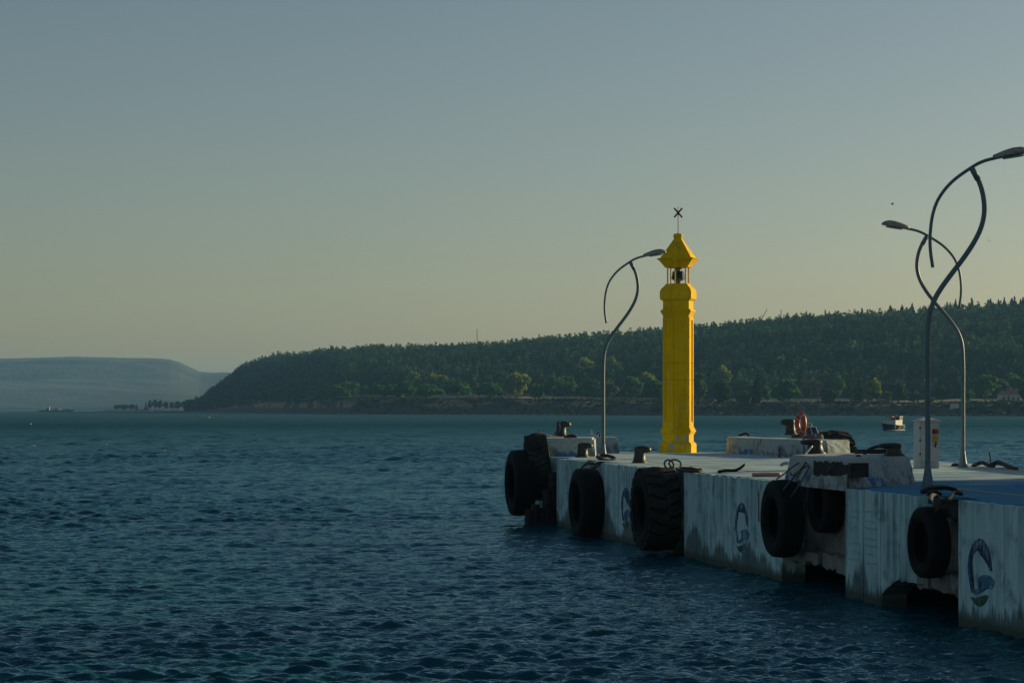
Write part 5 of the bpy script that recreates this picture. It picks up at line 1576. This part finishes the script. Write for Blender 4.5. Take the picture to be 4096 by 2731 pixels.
def terrace():
    d = float(d_shore(3840)) + 10
    k = d / F
    b = at(3835, 1638, d)
    root = empty('terrace', b)
    tag(root, 'concrete bathing terrace with a sloping end wall on the far shore', 'terrace')
    bm = bmesh.new(); x0, x1 = (3799 - 3835) * k, (3898 - 3835) * k
    add_prism(bm, [(x0, 0), (x1, 0), (x1, 5), (x0, 5)], -1.5, .3); bm_obj('slab', bm, M['far_concrete'], root)
    bm = bmesh.new()
    vs = [(x0, .02, .3), (x0 + 4.2, .02, .3), (x0 + 4.2, .02, 2.7), (x0 + 1.2, .02, 2.7)]
    a = [bm.verts.new(v) for v in vs]; c = [bm.verts.new((v[0], 4.8, v[2])) for v in vs]
    for j in range(4): bm.faces.new((a[j], a[(j + 1) % 4], c[(j + 1) % 4], c[j]))
    bm.faces.new(a[::-1]); bm.faces.new(c); bm_obj('end_wall', bm, M['white'], root)
    for i in range(9):
        x = x0 + 4.6 + i * (x1 - x0 - 4.8) / 8
        bm = bmesh.new(); add_box(bm, (x, .15, 1.5), (.09, .09, 2.4)); bm_obj('rail_post', bm, M['grey_wood'], root)
    for z_ in (1.4, 2.7):
        bm = bmesh.new(); add_box(bm, ((x0 + 4.4 + x1) / 2, .15, z_), (x1 - x0 - 4.4, .12, .18)); bm_obj('rail', bm, M['grey_wood'], root)
    s_ = empty('bathing_stairs', at(3937, 1638, d))
    tag(s_, 'pale concrete stairs with sloping side walls beside the bathing terrace', 'stairs')
    for i, x in enumerate((-18 * k, 2 * k)):
        bm = bmesh.new()
        vs = [(x, 0, -.6), (x + .6, 0, -.6), (x + 18 * k + .6, 0, 2.6), (x + 18 * k, 0, 2.6)]
        a = [bm.verts.new(v) for v in vs]; c = [bm.verts.new((v[0], .5, v[2])) for v in vs]
        for j in range(4): bm.faces.new((a[j], a[(j + 1) % 4], c[(j + 1) % 4], c[j]))
        bm.faces.new(a[::-1]); bm.faces.new(c); bm_obj('side_wall', bm, M['white'], s_)
    for j in range(8):
        x = -18 * k + .6 + j * 18 * k / 8
        bm = bmesh.new(); add_box(bm, (x + 1.2, .6, -.4 + j * .38), (1.8, .8, .2)); bm_obj('step', bm, M['far_concrete'], s_)
    bm = bmesh.new(); q = at(4019, 1657, float(d_shore(4019)) + .5); add_box(bm, (0, .5, .4), (1.05, .9, 1.7)); add_box(bm, (0, .5, 1.32), (1.2, 1.0, .14)); o = bm_obj('orange_box', bm, M['pink_pipe']); o.location = q
    tag(o, 'small orange box at the waterline of the far shore', 'box')
    for i, px in enumerate((4000, 4006)):
        bm = bmesh.new(); add_tube(bm, [(0, 0, -.5), (.1, 0, 3.0)], .06, 6); o = bm_obj('bathing_pole', bm, M['steel']); o.location = at(px, 1662, float(d_shore(px)) - .5)
        tag(o, f'{"left" if i == 0 else "right"} one of two thin poles left of the orange box', 'pole')
terrace()
def landing(px0, px1, py, d, label, posts, h=0.9):
    k = d / F
    b = at((px0 + px1) / 2, py, d); b.z = 0
    root = empty('landing_stage', b)
    tag(root, label, 'landing stage')
    w = (px1 - px0) * k
    n = max(4, int(w / 3))
    for i in range(n):
        bm = bmesh.new(); add_box(bm, (-w / 2 + w * (i + .5) / n, 0, h), (w / n - .06, 3.0, .3)); bm_obj('plank_deck', bm, M['grey_wood'], root)
        bm = bmesh.new(); add_tube(bm, [(-w / 2 + w * (i + .5) / n, -1.2, -.8), (-w / 2 + w * (i + .5) / n, -1.2, h)], .18, 6); bm_obj('pile', bm, M['timber'], root)
    for (fx, hh, ww, mt) in posts:
        bm = bmesh.new(); add_box(bm, (fx * w / 2, .3, h + .15 + hh / 2), (ww, ww, hh)); add_box(bm, (fx * w / 2, .3, h + .15 + hh), (ww * 1.8, ww * 1.8, .2)); bm_obj('post', bm, M[mt], root)
landing(1032, 1172, 1651, 1760, 'low grey landing stage with posts below the wooded point', ((-.35, 3.2, .5, 'white'), (-.2, 4.6, .35, 'grey_wood'), (.15, 3.0, .8, 'grey_wood'), (.42, 4.2, .4, 'white')), 1.2)
landing(3000, 3080, 1659, float(d_shore(2760)), 'short jetty at the foot of the far bank', ((.9, 1.2, .8, 'pink_pipe'),), .7)
landing(2778, 2890, 1660, float(d_shore(2830)) - 6, 'low jetty on the far shore right of the lighthouse', ((.92, 1.0, 1.2, 'pink_pipe'), (.4, 1.8, .7, 'far_concrete')), .6)
# low vessel at the left
def barge():
    d = 2550.0
    k = d / F
    b = at(222, 1645, d); b.z = 0
    root = empty('work_barge', b, R(3))
    tag(root, 'low dark barge with a small wheelhouse off the spit at the far left', 'barge')
    L = 128 * k
    V, Fc = hull_mesh(L, 7, 1.6, .3)
    mesh_obj('hull', V, Fc, M['hull'], root)
    for x, y0, w_, h_, mt in ((-.24, 0, 4.0, 3.6, 'hull'), (-.21, 0, 2.2, 6.5, 'white'), (-.36, 0, 1.2, 5.0, 'ochre'), (.02, 0, 3.6, 4.0, 'grey_wood'), (.12, 0, 2.0, 2.6, 'white'), (.38, 0, 4.4, 2.4, 'hull')):
        bm = bmesh.new(); add_box(bm, (x * L, y0, 1.4 + h_ * .3), (w_, 3, h_ * .6)); bm_obj('deckhouse', bm, M[mt], root)
    bm = bmesh.new(); add_tube(bm, [(-.21 * L, 0, 4), (-.21 * L, 0, 9)], .2, 6); bm_obj('mast', bm, M['rust'], root)
barge()
# masts and a jib on the skyline
for i, (px, y0, y1, lb) in enumerate(((1908, 1315, 1388, 'tall thin lattice mast above the wood left of the far lamp post'), (3124, 1238, 1280, 'short radio mast on the skyline right of the lighthouse'))):
    d = float(d_ridge(px))
    q = at(px, y1 + 30, d); k = d / F
    root = empty('radio_mast', q); tag(root, lb, 'mast')
    H_ = (y1 + 30 - y0) * k
    for j in range(3):
        a = j * 2.094
        bm = bmesh.new(); add_tube(bm, [(.45 * math.cos(a), .45 * math.sin(a), -1), (.30 * math.cos(a), .30 * math.sin(a), H_)], .13, 5); bm_obj('mast_leg', bm, M['steel'], root)
    bm = bmesh.new()
    for j in range(int(H_ / 1.5)):
        a, c = j * 2.094, (j + 1) * 2.094
        add_tube(bm, [(.4 * math.cos(a), .4 * math.sin(a), j * 1.5), (.4 * math.cos(c), .4 * math.sin(c), j * 1.5 + 1.4)], .07, 4)
    bm_obj('lattice', bm, M['steel'], root)
d = float(d_ridge(3055)); q = at(3038, 1275, d)
root = empty('crane_jib', q); tag(root, 'slanting crane jib above the wood right of the lighthouse', 'crane')
bm = bmesh.new(); add_tube(bm, [(0, 0, -3), (30 * d / F, 0, 38 * d / F)], .28, 5); bm_obj('jib', bm, M['rust'], root)
bm = bmesh.new(); add_tube(bm, [(9 * d / F, 0, 20 * d / F), (10 * d / F, 0, 9 * d / F)], .12, 5); bm_obj('stay', bm, M['rust'], root)
# rocks at the waterline
def shore_rocks():
    rng = np.random.default_rng(5)
    bm = bmesh.new()
    for _ in range(420):
        px = rng.uniform(1180, 4200)
        d = float(d_shore(px)) + rng.uniform(-1.5, 4)
        r_ = rng.uniform(.35, 1.0)
        m = Matrix.Translation(((px - HX) / F * d, d, rng.uniform(-.1, .6))) @ Matrix.Rotation(rng.uniform(0, 6), 4, 'Z') @ Matrix.Diagonal((r_ * rng.uniform(.8, 1.5), r_, r_ * rng.uniform(.5, .9), 1))
        vs = bmesh.ops.create_icosphere(bm, subdivisions=1, radius=1.0, matrix=m)['verts']
        for v in vs: v.co += Vector(rng.normal(0, .09, 3))
    tag(bm_obj('shore_rocks', bm, M['far_concrete']), 'scattered rocks along the foot of the far bank', 'rocks', kind='stuff')
shore_rocks()
# low scrub along the bank
def scrub():
    rng = np.random.default_rng(21)
    VV, CC = [], []
    for _ in range(1500):
        px = rng.uniform(1150, 4300)
        q = rng.uniform(2, 60)
        d = float(d_shore(px)) + q
        z = float(ground_z(px, q))
        s_ = rng.uniform(.8, 2.2)
        n = 14
        v = rand_unit(rng, n) * rng.uniform(.5, 1, (n, 1)); v[:, 2] = np.abs(v[:, 2])
        c = np.stack([(px - HX) / F * d + v[:, 0] * s_ * 1.2, d + v[:, 1] * s_, z + v[:, 2] * s_ * .9], -1)
        u = rand_unit(rng, n); w = np.cross(u, v); w /= np.linalg.norm(w, axis=1, keepdims=True) + 1e-6
        VV.append(quads_from(c, u, w, rng.uniform(.2, .4, n) * s_ * .7))
        col = np.array([.024, .048, .025]) if rng.random() < .85 else np.array([.12, .085, .04])
        CC.append(np.tile(col * rng.uniform(.6, 1.3), (n * 4, 1)))
    V = np.concatenate(VV)
    tag(np_obj('bank_scrub', V, np.arange(len(V)).reshape(-1, 4), M['leaf'], tints=np.concatenate(CC)), 'low scrub growing along the far bank', 'scrub', kind='stuff')
scrub()

# ================================================================ BEYOND THE RIGHT EDGE: unseen vessel and pile added to shade the near deck
def shade_ferry():
    tan = math.tan(R(90 - SUN_AZ))
    root = empty('shade_ferry', (17.8, 34.8, 0), R(101.3))  # added out of view as a shade caster
    tag(root, 'unseen white ship added to shade the near deck', 'shade_ferry')
    L, B = 32.0, 7.0
    V, Fc = hull_mesh(L, B, 2.3, .2, 20)
    mesh_obj('hull', V, Fc, M['hull'], root)
    for sgn in (-1, 1):
        bm = bmesh.new(); add_box(bm, (3.4, sgn * B * .44, 2.95), (15.0, .25, 1.3)); bw = bm_obj('shade_bulwark', bm, M['white'], root)  # height and length set for the shade it throws on the deck
        for i in range(6):
            bm = bmesh.new(); add_box(bm, (-2.8 + i * 2.4, sgn * (B * .44 + .13), 2.95), (1.1, .03, .5)); bm_obj('freeing_port', bm, M['hull'], bw)
    bm = bmesh.new(); add_box(bm, (9.9, 0, 5.6), (3.2, B * .55, 6.6)); br = bm_obj('shade_tower', bm, M['white'], root)  # placed and sized to keep the near lamp in shade
    for sgn in (-1, 1):
        bm = bmesh.new(); add_box(bm, (9.9, sgn * B * .278, 7.9), (2.6, .05, .9)); bm_obj('window', bm, M['glass'], br)
    bm = bmesh.new(); add_tube(bm, [(9.9, 0, 8.9), (9.9, 0, 11.5)], .12, 8); bm_obj('mast', bm, M['white'], root)
shade_ferry()
q = Vector((13.15, 47.4, -1.0))
bm = bmesh.new(); add_tube(bm, [(0, 0, 0), (0, 0, 6.2)], .10, 12); add_lathe(bm, [(.13, 6.2), (.13, 6.3), (.04, 6.45)], 12)  # added to throw a thin shade band across the deck
o = bm_obj('shade_pile', bm, M['rust']); o.location = q; tag(o, 'thin steel pile added out of view to cast a shade band', 'pile')

# ================================================================ AIR
t = NT('haze_air')
t.n.remove(t.p)
pv = t.n.new('ShaderNodeVolumePrincipled')
pv.inputs['Color'].default_value = (0.25, 0.57, 0.95, 1)
pv.inputs['Density'].default_value = 9.0e-5
pv.inputs['Anisotropy'].default_value = 0.1
t.l.new(pv.outputs[0], t.out.inputs['Volume'])
bm = bmesh.new()
add_box(bm, (0, 4900, 79), (20500, 10600, 162))
hz = bm_obj('haze', bm, t.m)
tag(hz, 'thin bluish air over the water', 'haze', kind='stuff')
